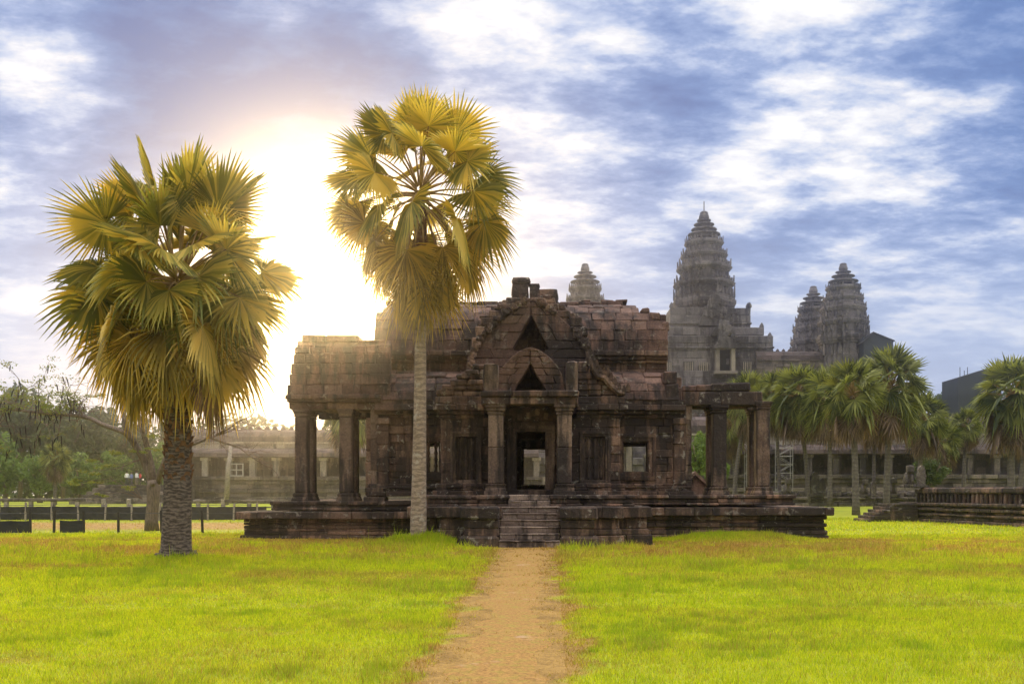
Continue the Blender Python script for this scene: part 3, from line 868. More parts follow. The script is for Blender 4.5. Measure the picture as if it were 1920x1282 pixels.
for e, dd in ((.36, .14), (.24, .09), (.12, .03)):
    i_ = e - .13
    p.box(a - e, a - max(i_, 0), 37.1 - dd, 37.4, FL, d + max(i_, 0), .005, .015); p.box(b + max(i_, 0), b + e, 37.1 - dd, 37.4, FL, d + max(i_, 0), .005, .015)
    p.box(a - e, b + e, 37.1 - dd, 37.4, d + max(i_, 0), d + e, .005, .015)
p.box(a - .3, b + .3, 36.85, 37.6, FL, 1.9, .008, .02)
part(p, 'door_frame', 'pillar')
for sg in (-1, 1):
    p = MB(); x = (a - .5) if sg < 0 else (b + .5); zs = np.linspace(FL, 4.3, 41)
    p.tube([(x, 36.92, z) for z in zs], [.085 + (.022 if i % 5 in (0, 1) else 0) + (.03 if i < 4 or i > 37 else 0) for i in range(41)], 8)
    part(p, 'door_colonette', 'stone', smooth=True)
p = MB(); p.box(a - .75, b + .75, 36.86, 37.12, 4.42, 4.92, .01, .03)
for k in range(14): p.rock((a - .5 + k * .16, 36.84, 4.66 + .1 * math.sin(k)), (.09, .05, .12), k, .2, 1)
part(p, 'carved_lintel', 'stone')
# front gable above the porch: courses of stone round a triangular corbelled gap
g0, g1 = 5.42, 7.05
def gw(z):
    t = min(1, max(0, (z - g0) / (g1 - g0))); return 1.28 * (1 - t ** 2.1) ** .72 + .0
def gh(z):
    t = (z - 5.44) / .98; return max(0, .60 * (1 - t)) if t > 0 else .60
p = MB(); p.gable(XC, [5.42, 5.72, 6.02, 6.26, 6.46, 6.70, 6.9, 7.03], gw, gh, 35.95, 36.7, .02, .03)
p.gable(XC, [5.42, 5.8, 6.15, 6.5, 6.8, 7.03], lambda z: gw(z) * .98, lambda z: max(0, gw(z + .1) - .42) if z < 6.7 else 0, 36.7, 38.4, .015, .025, 1)
part(p, 'porch_gable', 'roof')
G0, G1 = 5.4, 9.3
def uw(z):
    if z < 6.9: return 2.26
    t = min(1, (z - 6.9) / (G1 - 6.9)); return 2.26 * (1 - t ** 1.55) ** .86
def uh(z):
    t = (z - 7.1) / 1.52; return max(0, .80 * (1 - t)) if 0 <= t else (.8 if z > 6.95 else 0)
p = MB(); p.gable(XC, [5.4, 5.8, 6.2, 6.6, 6.95, 7.3, 7.62, 7.95, 8.28, 8.62, 8.9, 9.12, 9.26], uw, uh, 38.3, 38.95, .02, .03)
p.gable(XC, [5.4, 5.9, 6.4, 6.9, 7.3, 7.7, 8.1, 8.5, 8.85, 9.1, 9.26], lambda z: uw(z) * .985, lambda z: max(0, uw(z + .12) - .45) if z < 8.9 else 0, 38.95, 42.2, .015, .03, 1)
part(p, 'upper_gable', 'roof')
p = MB()   # stepped mass of courses behind the gable face
for z0, z1, hw in ((6.6, 7.0, 2.34), (7.0, 7.4, 2.32), (7.4, 7.8, 2.28), (7.8, 8.2, 2.2), (8.2, 8.55, 1.95), (8.55, 8.85, 1.62), (8.85, 9.1, 1.3), (9.1, 9.32, .95)):
    a = hw + R.uniform(-.06, .06); b = hw + R.uniform(-.1, .04)
    if z0 > 8.6: p.row(XC - a, XC + b, 38.5, 39.6, z0, z1, (.4, .8), .03, .045, push=.05)
    else: p.row(XC - a, XC - .95, 38.5, 39.6, z0, z1, (.4, .8), .03, .045, push=.05); p.row(XC + .95, XC + b, 38.5, 39.6, z0, z1, (.4, .8), .03, .045, push=.05)
for k in range(26):
    sg = R.choice((-1, 1)); z = R.choice((8.24, 8.58, 8.88, 9.12, 9.34)); hw = {8.24: 2.05, 8.58: 1.75, 8.88: 1.42, 9.12: 1.1, 9.34: .7}[z]
    p.rock((XC + sg * (hw - R.uniform(0, .25)), 38.8 + R.uniform(-.1, .3), z + .02), (R.uniform(.12, .25), .2, R.uniform(.06, .12)), k, .25, 1)
part(p, 'gable_backing', 'stone')
p = MB()   # crumbled pediment rim round the upper gable
for k in range(74):
    t = k / 73; z = 6.2 + t * 3.0; sg = -1 if k % 2 else 1
    x = XC + sg * (uw(z) + .02 + R.uniform(-.03, .05))
    if sg > 0 and 8.1 < z < 8.7: continue
    p.rock((x, 38.35 + R.uniform(-.05, .05), z), (R.uniform(.08, .17), .16, R.uniform(.08, .16)), k, .3, 1)
part(p, 'pediment_rim', 'stone')
for sg, xa, xb, zt in ((-1, -2.2, -1.62, 6.42), (1, .78, 1.22, 6.5)):
    p = MB(); p.rock(((xa + xb) / 2, 36.0, (5.40 + zt) / 2), ((xb - xa) / 2 * .98, .28, (zt - 5.36) / 2 * .98), 5 + sg, .10, 3)
    part(p, 'gable_upright', 'pillar', 'left worn upright slab on the porch lintel' if sg < 0 else 'right tall rounded upright slab on the porch lintel', smooth=False)
# rear porch (seen through the door)
p = MB()
p.wall(-1.9, 1.0, FL, 5.2, 49.6, 50.0, .45, holes=((-1.0, .08, 2.2, 3.95),))
for xx in (-1.9, .6): p.wall(45.7, 49.6, FL, 5.2, xx, xx + .4, .5, axis='y')
p.gable(-.45, [5.2, 5.7, 6.2, 6.7, 7.1], lambda z: 1.5 * math.sqrt(max(.01, 1 - ((z - 5.2) / 2.0) ** 2)), lambda z: 0, 45.7, 50, .02, .03, 2)
part(p, 'rear_porch', 'stone')
p = MB(); p.box(XC - 3.3, XC + 3.3, 37.5, 45.6, 4.75, 4.98); p.box(HX0 + .1, XC - 3.3, 39.6, 45.2, 4.75, 4.98); p.box(XC + 3.3, HX1 - .6, 39.6, 45.2, 4.75, 4.98); part(p, 'ceiling_slab', 'stone')

# side colonnades ---------------------------------------------------------
def column(x, y, z0, z1, w, lbl=None):
    h = w / 2
    p = MB(); p.box(x - h, x + h, y - h, y + h, z0 + .33, z1 - .3, .008, .045)
    c = part(p, 'column', 'pillar', lbl)
    p = MB()
    for k, z_0, z_1 in ((1.42, 0, .10), (1.32, .10, .18), (1.2, .18, .25), (1.26, .25, .29), (1.12, .29, .335)):
        p.box(x - h * k, x + h * k, y - h * k, y + h * k, z0 + z_0 - .01, z0 + z_1, .006, .018)
    subpart(p, 'column_base', 'pillar', c)
    p = MB()
    for k, z_0, z_1 in ((1.1, .305, .25), (1.03, .25, .2), (1.16, .2, .11), (1.3, .11, 0)):
        p.box(x - h * k, x + h * k, y - h * k, y + h * k, z1 - z_0, z1 - z_1, .006, .018)
    subpart(p, 'capital', 'pillar', c)
ZL, ZR = 1.44, 1.69
for x in (-9.50, -7.76):
    column(x, 39.15, ZL, 5.06, .50); column(x, 40.35, ZL, 5.06, .48)
column(6.87, 39.15, ZR, 5.2, .54); column(6.82, 40.25, ZR, 5.2, .5)
column(8.57, 39.15, ZR, 5.35, .54, 'outermost right column standing free past the end of the beam'); column(8.5, 40.25, ZR, 5.2, .5)
# engaged pilasters against the hall
p = MB(); p.wall(5.5, 5.78, ZR, 5.2, 38.95, 39.5, .6, (.3, .4)); part(p, 'pilaster', 'pillar'); p = MB(); p.wall(-6.78, -6.45, ZL, 5.1, 38.9, 39.5, .6, (.3, .4))
for z0, z1, o in ((ZL, 1.62, .22), (1.62, 1.8, .12), (1.8, 1.98, .17), (1.98, 2.12, .06)): p.box(-6.8 - o, -6.4 + o, 38.9 - o, 39.6, z0, z1, .012, .03)
part(p, 'pilaster', 'pillar')
p = MB()    # right beam and the slab left on it
p.row(5.4, 8.53, 38.85, 39.6, 5.19, 5.74, (1.2, 1.7), .02, .04); part(p, 'beam', 'stone', 'right colonnade beam with a broken end')
p = MB(); p.row(5.4, 8.4, 40.0, 40.6, 5.19, 5.7, (1.2, 1.7), .02, .04); part(p, 'beam', 'stone')
p = MB(); p.row(5.4, 6.55, 38.9, 40.5, 5.74, 5.98, (.5, .8), .03, .05); p.row(6.55, 8.08, 38.85, 40.4, 5.73, 6.08, (1.4, 1.6), .025, .06)
part(p, 'roof_slab', 'roof', 'heavy slabs left on the right colonnade beam')
p = MB()    # left architrave, cornice
p.row(-9.95, -6.3, 38.85, 39.6, 5.04, 5.3, (1.0, 1.7), .012, .025); p.row(-10.0, -6.3, 38.72, 39.6, 5.3, 5.42, (.8, 1.3), .012, .02); p.row(-10.05, -6.3, 38.6, 39.6, 5.42, 5.6, (.8, 1.3), .016, .03)
part(p, 'beam', 'stone')
p = MB(); p.row(-9.95, -6.3, 40.05, 40.65, 5.04, 5.6, (1.0, 1.7), .012, .025); part(p, 'beam', 'stone')
p = MB(); p.row(-9.95, -6.3, 43.9, 44.5, 5.04, 5.6, (1.0, 1.7), .012, .025); part(p, 'beam', 'stone')
lv = [(38.75, 5.58), (38.75, 5.98), (38.77, 6.4), (38.80, 6.82), (38.84, 7.22), (38.92, 7.5), (39.15, 7.74)]
p = MB(); p.vault(lv, -10, -6.3, .4, (.45, .75), ends=lambda i: (-9.98 + .06 * i, -6.0))
part(p, 'colonnade_roof', 'roof')
p = MB(); p.vault([(83.2 - y, z) for y, z in lv][::-1], -9.9, -6.1, .4, (.45, .75)); p.row(-9.5, -7.25, 38.98, 44.2, 7.68, 7.96, (.9, 1.3), .02, .04); p.row(-7.25, -6.2, 38.98, 44.2, 7.64, 7.78, (.9, 1.3), .02, .04)
part(p, 'colonnade_roof', 'roof')
p = MB()
for a, b in ((5.6, 6.2), (6.2, 6.8), (6.8, 7.3), (7.3, 7.7)):
    hw = 2.72 - max(0, (a - 5.6)) * .25
    p.wall(41.6 - hw, 41.6 + hw, a, b, -9.75, -9.35, .6, (.6, .9), axis='y')
part(p, 'gable_end', 'roof')
# loose stones on the ridge: things of their own
for i, (xa, xb, za, zb, lb) in enumerate(((-1.30, -.58, 9.30, 10.22, 'tall square cracked stone block standing on the roof ridge'), (-.56, -.22, 9.30, 10.0, 'small squat stone block beside the tall block on the roof ridge'), (-.2, .5, 9.30, 9.86, 'low rounded stone lying on the roof ridge right of two blocks'))):
    p = MB(); c = ((xa + xb) / 2, 39.4, (za + zb) / 2)
    if i == 0:
        p.rock((c[0], c[1], za + .36), (.33, .34, .40), 3, .09, 3); p.rock((c[0] + .04, c[1], za + .80), (.36, .36, .14), 8, .08, 2)
    elif i == 1:
        p.rock((c[0], c[1], za + .3), (.18, .25, .32), 4, .1, 2); p.rock((c[0] + .02, c[1], za + .62), (.2, .25, .09), 9, .08, 2)
    else: p.rock((c[0], c[1], za + .2), (.40, .3, .30), 5, .12, 3)
    o = p.build('stone_block', 'stone'); tag(o, lb, 'stone block', 'loose stones on the library roof')

# ------------------------------------------------------------------ palms
def fan_leaf(mb, o, d, n, Rl, N=30, spread=285, droop=.15, tipdroop=.2, rj=.56, rnd=R, lod=0):
    """a pleated palmyra leaf: folded segments joined to half their length, free drooping tips"""
    d = d.normalized(); n = (n - d * n.dot(d)).normalized(); v = n.cross(d)
    A = math.radians(spread); cup = rnd.uniform(.02, .2); out = [o]; faces = []
    def P(r, a, h):
        q = o + (d * math.cos(a) + v * math.sin(a)) * r + n * (h - cup * r * abs(math.sin(a * .5)) ** 2)
        q.z -= droop * (r / Rl) ** 2 * Rl
        return q
    step = A / N; idx = []
    for k in range(N + 1):
        a = -A / 2 + step * k; r = Rl * rj * (1 - .16 * abs(a) / (A / 2))
        idx.append(len(out)); out.append(P(r, a, -.02 * Rl))
    f0 = len(mb.f); tone = rnd.uniform(-.25, .25)
    for k in range(N):
        a = -A / 2 + step * (k + .5); rm = Rl * (1 - .22 * (abs(a) / (A / 2)) ** 2) * rnd.uniform(.86, 1.05)
        r = Rl * rj * (1 - .16 * abs(a) / (A / 2))
        aj = a + rnd.uniform(-.3, .3) * step
        m = len(out); out.append(P(r * 1.0, a, .045 * Rl))
        td = tipdroop * rnd.uniform(.4, 1.6) * Rl
        ex = rnd.random() < .10
        if lod:
            T = P(rm, aj, 0); T.z -= td
            out.append(T); faces += [(0, idx[k], m), (0, m, idx[k + 1]), (idx[k], m + 1, m), (m, m + 1, idx[k + 1])]
        else:
            r2 = r + (rm - r) * .55
            sl = P(r2, aj - step * .19, -.01 * Rl); sr = P(r2, aj + step * .19, -.01 * Rl); ms = P(r2, aj, .02 * Rl); T = P(rm, aj, 0)
            for q in (sl, sr, ms): q.z -= td * .3
            T.z -= td * (1.0 if not ex else 2.2)
            if ex: T = T.lerp(ms, .25)
            out += [sl, ms, sr, T]
            faces += [(0, idx[k], m), (0, m, idx[k + 1]), (idx[k], m + 1, m + 2, m), (m, m + 2, m + 3, idx[k + 1]), (m + 1, m + 4, m + 2), (m + 2, m + 4, m + 3)]
    mb.add(out, faces)
    per = len(faces) // N
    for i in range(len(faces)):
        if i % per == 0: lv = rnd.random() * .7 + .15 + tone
        mb.fa[f0 + i] = lv + (.18 if i % per in (0, 2) else -.12)  # pleat shading painted in: one side of each fold lighter, the other darker

def frond(mb, apex, az, el, L, Rl, age, rnd, N=30, lod=0, mats=(0, 1), pr=.028, spread=None):
    h = Vector((math.sin(az), math.cos(az), 0))
    d0 = (h * math.cos(el) + Vector((0, 0, 1)) * math.sin(el)).normalized()
    pts = []; p = apex.copy(); d = d0.copy(); n = 6
    sag = .05 + .10 * (1 - abs(el) / 1.6) + .08 * age
    for i in range(n + 1):
        pts.append(p.copy()); p = p + d * (L / n); d = (d + Vector((0, 0, -sag * .5))).normalized() if d.z > -.96 else d
    mb.cur = mats[1]
    mb.tube(pts, [pr * (1.5 - .95 * i / n) for i in range(n + 1)], 5 if not lod else 3)
    mb.cur = mats[0]
    side = h.cross(Vector((0, 0, 1)))
    bend = rnd.uniform(-.05, .3) + .45 * age * (.4 + .6 * abs(math.cos(el)))
    fd = Matrix.Rotation(-bend, 3, side) @ d
    if fd.z < -.97: fd = (fd + h * .15).normalized()
    nn = side.cross(fd)
    tw = rnd.choice((-1, 1)) * rnd.uniform(.25, 1.25) * (1 - .35 * age)
    nn = Matrix.Rotation(tw, 3, fd) @ nn
    fan_leaf(mb, pts[-1], fd, nn, Rl, N, spread or rnd.uniform(225, 300), .02 + .13 * age, .03 + .22 * age, rj=rnd.uniform(.42, .55) - .15 * age, rnd=rnd, lod=lod)

def trunk_mesh(pts, rad, n=20, rough=.005):
    """tapered trunk with leaf-scar rings"""
    mb = MB(); pts = [Vector(p) for p in pts]; P2 = []; R2 = []
    for i in range(len(pts) - 1):
        L = (pts[i + 1] - pts[i]).length; m = max(2, int(L / .06))
        for k in range(m):
            t = k / m; P2.append(pts[i].lerp(pts[i + 1], t)); r = rad[i] + (rad[i + 1] - rad[i]) * t
            R2.append(r * (1 + R.uniform(-rough, rough)))
    P2.append(pts[-1]); R2.append(rad[-1]); mb.tube(P2, R2, n)
    return mb

def big_palm(name, label, base, apex, trunk_r, spec, tm, seed, boots):
    rnd = random.Random(seed)
    root = thing(name, label, 'palm tree', base)
    B = Vector(base); A = Vector(apex)
    mid = [(0, trunk_r[0] * 1.0)] + [(t, r) for t, r in trunk_r[1]]
    pts = [B + (A - B) * t + Vector((math.sin(t * 3) * .04, 0, 0)) for t, _ in mid]; pts[0].z -= .15
    tr = trunk_mesh(pts, [r for _, r in mid]).build('trunk', tm, smooth=True); reparent(tr, root)
    # root mat
    rm = MB()
    for k in range(26):
        a = rnd.uniform(0, 6.28); rr = trunk_r[0] * rnd.uniform(.88, 1.04)
        rm.rock((B.x + math.cos(a) * rr, B.y + math.sin(a) * rr, B.z + rnd.uniform(-.04, .10)), (rnd.uniform(.05, .1), rnd.uniform(.05, .1), rnd.uniform(.05, .12)), k, .35, 1)
    reparent(rm.build('root_mat', 'bark'), root)
    if boots:
        z0, z1, r = boots; bm_ = MB(); k = 0; z = z0
        while z < z1:
            for q in range(7):
                a = q * .897 + k * .45 + rnd.uniform(-.12, .12); d = Vector((math.cos(a), math.sin(a), 0)); c = Vector((A.x, A.y, 0)) + d * r * .94
                s = Vector((-d.y, d.x, 0)); L = rnd.uniform(.12, .26); wd = rnd.uniform(.07, .13)
                b0 = c + Vector((0, 0, z)); tip = c + d * rnd.uniform(.03, .11) + Vector((0, 0, z + L))
                vs = [b0 - s * wd, b0 + s * wd, tip + s * wd * .35, tip - s * wd * .35, b0 - s * wd - d * .1, b0 + s * wd - d * .1, tip + s * wd * .3 - d * .07, tip - s * wd * .3 - d * .07]
                bm_.add(vs, [(0, 1, 2, 3), (7, 6, 5, 4), (0, 4, 5, 1), (1, 5, 6, 2), (2, 6, 7, 3), (3, 7, 4, 0)])
            z += .15; k += 1
        reparent(bm_.build('leaf_bases', 'boot', fix=True), root)
    ga = 2.39996
    for i in range(spec['n']):
        t = (i + .5) / spec['n']
        el, L, Rl, age = spec['f'](t, rnd)
        az = i * ga + rnd.uniform(-.25, .25)
        fb = MB()
        ap = A + Vector((math.sin(az), math.cos(az), 0)) * .12 + Vector((0, 0, spec['drop'] * (.5 - t)))
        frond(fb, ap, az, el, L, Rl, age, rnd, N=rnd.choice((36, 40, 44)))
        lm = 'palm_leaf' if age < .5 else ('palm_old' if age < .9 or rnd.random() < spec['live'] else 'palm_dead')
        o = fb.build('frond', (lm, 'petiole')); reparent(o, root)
    return root

def f_left(t, rnd):
    el = math.radians(86 - 152 * t ** .82 + rnd.uniform(-9, 9))
    age = min(1, max(0, (t - .22) * 1.25))
    L = 1.8 + rnd.uniform(-.5, .3) + (.15 if t > .7 else 0)
    return el, L, 1.48 + rnd.uniform(-.25, .2), age
def f_mid(t, rnd):
    el = math.radians(87 - 168 * t ** .88 + rnd.uniform(-9, 9))
    age = min(1, max(0, (t - .2) * 1.25))
    L = 1.72 + rnd.uniform(-.3, .3) + (.32 if .25 < t < .65 else 0) + max(0, t - .66) * 3.0
    return el, L, 1.42 + rnd.uniform(-.25, .18), age

bl_ = (PX(330, 26), 26.0, gz(PX(330, 26), 26) + .02)
al_ = (PX(334, 26), 26.0, PZ(536, 26))
hl = al_[2] - bl_[2]
big_palm('palmyra_palm', 'broad fan palm at left with thick dark ringed trunk and round drooping golden crown', bl_, al_,
         (.44, [(.015, .40), (.04, .385), (.10, .37), (.30, .345), (.45, .32), (.62, .30), (.8, .26), (1, .16)]),
         dict(n=84, f=f_left, drop=.9, live=.65), 'trunk_dark', 11, (PZ(905, 26), PZ(640, 26), .325))
bm2 = (PX(784, 33), 33.0, gz(PX(784, 33), 33) + .02)
am2 = (PX(788, 33), 33.0, PZ(368, 33))
big_palm('palmyra_palm', 'tall slender fan palm with pale trunk standing in front of the library', bm2, am2,
         (.29, [(.02, .275), (.06, .265), (.12, .25), (.3, .215), (.5, .195), (.8, .17), (1, .14)]),
         dict(n=60, f=f_mid, drop=1.0, live=.9), 'trunk_pale', 23, (PZ(470, 33), PZ(400, 33), .17))

# smaller palms far behind: three crowns modelled once, then copied
def far_palm_mesh(seed, Rc=3.3, n=62):
    rnd = random.Random(seed); mb = MB(); A = Vector((0, 0, 0)); mats = [0, 2]
    for i in range(n):
        t = (i + .5) / n; el = math.radians(86 - 160 * t ** .85 + rnd.uniform(-9, 9)); age = min(1, max(0, (t - .1) * 1.15))
        lf = 0 if t < .66 else (1 if t > .78 or rnd.random() < .5 else 0)
        frond(mb, A + Vector((0, 0, .7 * (.5 - t))), i * 2.39996 + rnd.uniform(-.3, .3), el, Rc * .5 + (.5 if t > .75 else 0), Rc * .52 * rnd.uniform(.85, 1.1), age, rnd, N=20, lod=1, mats=(lf, 2), pr=.035)
    return mb
FARC = []
for s_ in (3, 5, 8):
    mb = far_palm_mesh(s_); me = bpy.data.meshes.new('palm_crown'); me.from_pydata(mb.v, [], mb.f); me.update(); me.polygons.foreach_set('material_index', mb.mi); mb.shade(me)
    for q in ('far_leaf', 'far_dead', 'petiole'): me.materials.append(M[q])
    FARC.append(me)
def far_palm(px, py, rpx, D, label, tpx=None, seed=0, tr=.24):
    s = rpx * 1.1 * D / F / 3.3
    x, z = PX(px, D), PZ(py, D); bx = PX(tpx if tpx is not None else px, D); g = gz(bx, D)
    root = thing('fan_palm', label, 'palm tree', (bx, D, g), 'fan palms before the far temple galleries')
    t = MB(); n = 9
    t.tube([(  (x - bx) * (i / n) ** 1.6, 0, (z - g) * i / n - (.2 if i == 0 else 0)) for i in range(n + 1)], [tr * (1.35 if i == 0 else 1.08 - .35 * i / n) for i in range(n + 1)], 10)
    t.build('trunk', 'trunk_far', root, smooth=True)
    c = bpy.data.objects.new('crown', FARC[seed % 3]); COL.objects.link(c); c.parent = root
    c.location = (x - bx, 0, z - g); c.scale = (s, s, s); c.rotation_euler[2] = seed * 1.7
    return root
far_palm(1404, 752, 52, 112, 'fan palm whose crown rises just behind the right colonnade beam', 1376, 1)
far_palm(1368, 800, 45, 118, 'lower fan palm seen between the two right columns', 1380, 2)
far_palm(1452, 748, 52, 108, 'pale trunked fan palm just right of the outermost column', 1462, 5, .2)
far_palm(1496, 748, 62, 104, 'fan palm with brown dead skirt right of the library', 1516, 0)
far_palm(1556, 752, 62, 100, 'fan palm with leaning trunk between the skirted palm and the dark trunked palm', 1556, 4)
far_palm(1598, 742, 66, 78, 'fan palm with dark trunk rising from the lawn before the terrace stairs', 1605, 2, .27)
far_palm(1640, 770, 55, 110, 'pale trunked fan palm half hidden behind taller crowns', 1638, 7, .2)
far_palm(1672, 728, 76, 84, 'tallest right fan palm with an open top and brown leaf bases', 1662, 6, .27)
far_palm(1732, 788, 52, 96, 'fan palm with greyish crown just right of the tallest one', 1722, 3)
far_palm(1762, 826, 46, 104, 'low dark green fan palm near the terrace wall', 1752, 8)
far_palm(1812, 800, 34, 108, 'small short fan palm standing alone before the gallery', 1806, 1, .22)
far_palm(1896, 748, 78, 76, 'large fan palm at the right edge with yellow leaf stalks', 1896, 0, .28)
far_palm(1930, 780, 60, 98, 'fan palm cut off by the right edge of the view', 1912, 4, .24)
far_palm(655, 772, 60, 100, 'fan palm seen through the left colonnade behind its second column', 652, 2)
far_palm(105, 862, 32, 120, 'small hazy fan palm below the far woods at left', 103, 3, .2)

# ------------------------------------------------------------------ the great temple behind
def redent(w):
    q = [(1, .30), (.9, .30), (.9, .5), (.79, .5), (.79, .64), (.64, .64), (.64, .79), (.5, .79), (.5, .9), (.30, .9), (.30, 1)]
    pts = []
    for k in range(4):
        c, s = (1, 0, -1, 0)[k], (0, 1, 0, -1)[k]
        pts += [((x * c - y * s) * w, (x * s + y * c) * w) for x, y in q]
    return pts
def loft(mb, rings):
    """rings: list of (points2d, z)"""
    n = len(rings[0][0]); b = len(mb.v)
    for pts, z in rings: mb.v.extend((x, y, z) for x, y in pts)
    for i in range(len(rings) - 1):
        for k in range(n):
            mb.f.append([b + i * n + k, b + i * n + (k + 1) % n, b + (i + 1) * n + (k + 1) % n, b + (i + 1) * n + k]); mb.mi.append(mb.cur)
    mb.f.append([b + (len(rings) - 1) * n + k for k in range(n)]); mb.mi.append(mb.cur)
def leafstone(mb, x, y, z, w, h, ang, th=.25):
    """pointed antefix slab facing outwards"""
    poly = [(-w, 0), (w, 0), (w * 1.1, h * .35), (w * .55, h * .75), (0, h), (-w * .55, h * .75), (-w * 1.1, h * .35)]
    c, s = math.cos(ang), math.sin(ang); vs = []
    for t in (-th, th):
        for px, pz in poly: vs.append((x + px * -s + t * c, y + px * c + t * s, z + pz))
    n = len(poly); mb.add(vs, [list(range(n)), list(range(2 * n - 1, n - 1, -1))] + [[i, i + n, (i + 1) % n + n, (i + 1) % n] for i in range(n)])
def prang(name, label, axis_px, D, py0, zs, tiers, rings, bud, base_py, parent_parts=()):
    """lotus-bud tower. tiers: (cornice half width, cornice y, wall half width, wall foot y) in units of zs px from py0"""
    mpp = D / F / zs; zf = lambda y: PZ(py0 + y / zs, D)
    root = thing(name, label, 'temple tower', (PX(axis_px, D), D, PZ(base_py, D)))
    zb = root.location.z
    for (wc, yc, ww, yf, ytop) in tiers:
        mb = MB(); wc_, ww_ = wc * mpp, ww * mpp
        z0, z1, zt = zf(yf) - zb, zf(yc) - zb, zf(ytop) - zb; h = zt - z0
        R_ = lambda w_, z: (redent(w_), z)
        loft(mb, [R_(ww_ * .97, z0), R_(ww_ * .97, z0 + h * .07), R_(ww_ * .94, z0 + h * .12), R_(ww_ * .92, z0 + h * .48), R_(ww_ * .99, z0 + h * .52), R_(ww_ * .985, z0 + h * .56), R_((ww_ + wc_) / 2, z0 + h * .62), R_(wc_ * .975, z0 + h * .68), R_(wc_, z0 + h * .72), R_(wc_, z0 + h * .82), R_(wc_ * .96, z0 + h * .84), R_(wc_ * .95, z0 + h * .93), R_(wc_ * .9, z0 + h * .95), R_(wc_ * .72, z0 + h)])
        pl_ = redent(wc_ * .95)
        for (x, y) in pl_[::1]:
            a = math.atan2(y, x)
            leafstone(mb, x * .985, y * .985, z0 + h * .93, wc_ * R.uniform(.03, .045), h * R.uniform(.14, .26), a, wc_ * .02)
        for q in range(0, len(pl_), 11):
            for qq in (0, 10): x, y = pl_[(q + qq) % len(pl_)]; leafstone(mb, x * 1.0, y * 1.0, z0 + h * .9, wc_ * .03, h * .36, math.atan2(y, x), wc_ * .02)
        for k in range(4):
            a = k * math.pi / 2
            leafstone(mb, math.cos(a) * ww_ * .93, math.sin(a) * ww_ * .93, z0 + h * .1, wc_ * .17, h * .8, a, wc_ * .03)
            for q in (-.62, .62):
                xx, yy_ = ww_ * .93, q * ww_ * .66
                leafstone(mb, xx * math.cos(a) - yy_ * math.sin(a), xx * math.sin(a) + yy_ * math.cos(a), z0 + h * .08, ww_ * .09, h * .42, a, ww_ * .03)
            for q in np.linspace(-.8, .8, 9):
                xx, yy_ = ww_ * (.93 - .30 * abs(q)), q * ww_ * .85
                leafstone(mb, xx * math.cos(a) - yy_ * math.sin(a), xx * math.sin(a) + yy_ * math.cos(a), z0 + h * .06, ww_ * .035, h * R.uniform(.3, .42), a, ww_ * .03)
        mb.build('tower_tier', 'tower', root, fix=True)
    if axis_px != 1320:
        mb = MB(); wb = tiers[0][2] * mpp; loft(mb, [(redent(wb * 1.2), PZ(757, 182) - zb - .3), (redent(wb * 1.2), -.6), (redent(wb * 1.05), -.4), (redent(wb * 1.02), zf(tiers[0][3]) - zb + .2)]); mb.build('tower_base', 'tower', root, fix=True)
    mb = MB(); circ = lambda r: [(r * math.cos(2 * math.pi * k / 44), r * math.sin(2 * math.pi * k / 44)) for k in range(44)]
    rr = []
    for (y, wr_, wi) in rings:
        rr += [(circ(wi * mpp * .92), zf(y + 26) - zb), (circ(wi * mpp), zf(y + 10) - zb), (circ(wr_ * mpp), zf(y + 2) - zb), (circ(wr_ * mpp * .98), zf(y - 4) - zb), (circ(wi * mpp * .8), zf(y - 8) - zb)]
    loft(mb, rr)
    mb.build('lotus_rings', 'tower', root, fix=True)
    mb = MB(); b0, b1, bw = bud
    loft(mb, [(circ(bw * mpp * k), zf(b1 + (b0 - b1) * t) - zb) for t, k in ((0, .95), (.2, 1.1), (.5, 1.0), (.75, .8), (.78, .86), (.9, .8), (1, .55))])
    mb.build('lotus_bud', 'tower', root, fix=True)
    return root, mpp, zf, zb

CT, mpp, zf, zb = prang('central_tower', 'tallest central temple tower with stacked tiers and lightning rod', 1320, 196, 380, 3.662,
    [(210, 690, 190, 868, 640), (205, 572, 185, 655, 540), (184, 460, 164, 552, 428), (157, 372, 148, 440, 348), (131, 284, 118, 356, 262)],
    [(222, 112, 92), (187, 88, 70), (153, 70, 55), (124, 48, 36)], (62, 122, 33), 720)
rb = MB(); rb.tube([(0, 0, zf(66) - zb), (0, 0, zf(-8) - zb)], .10, 5); rb.build('lightning_rod', 'rod', CT)
tw = [(242, 760, 228, 985, 738), (234, 632, 226, 745, 610), (212, 512, 204, 615, 482), (187, 418, 178, 490, 392), (162, 322, 148, 396, 292)]
tr_ = [(246, 142, 112), (196, 110, 86), (156, 74, 55)]
prang('corner_tower', 'right corner tower of the temple, nearer and taller of the pair', 1581, 186, 480, 5.129, tw, tr_, (70, 140, 39), 715)
prang('corner_tower', 'shorter corner tower half hidden behind the taller right one', 1525, 206, 523, 5.129, [(a * .9, b * .95, c * .9, d * .95, e * .95) for a, b, c, d, e in tw], [(a * .95, b * .9, c * .9) for a, b, c in tr_], (70, 136, 38), 715)
prang('corner_tower', 'left corner tower peeping above the library roof', 1097, 186, 481, 5.129, [(a * .98, b, c * .98, d, e) for a, b, c, d, e in tw], tr_, (70, 140, 39), 715)

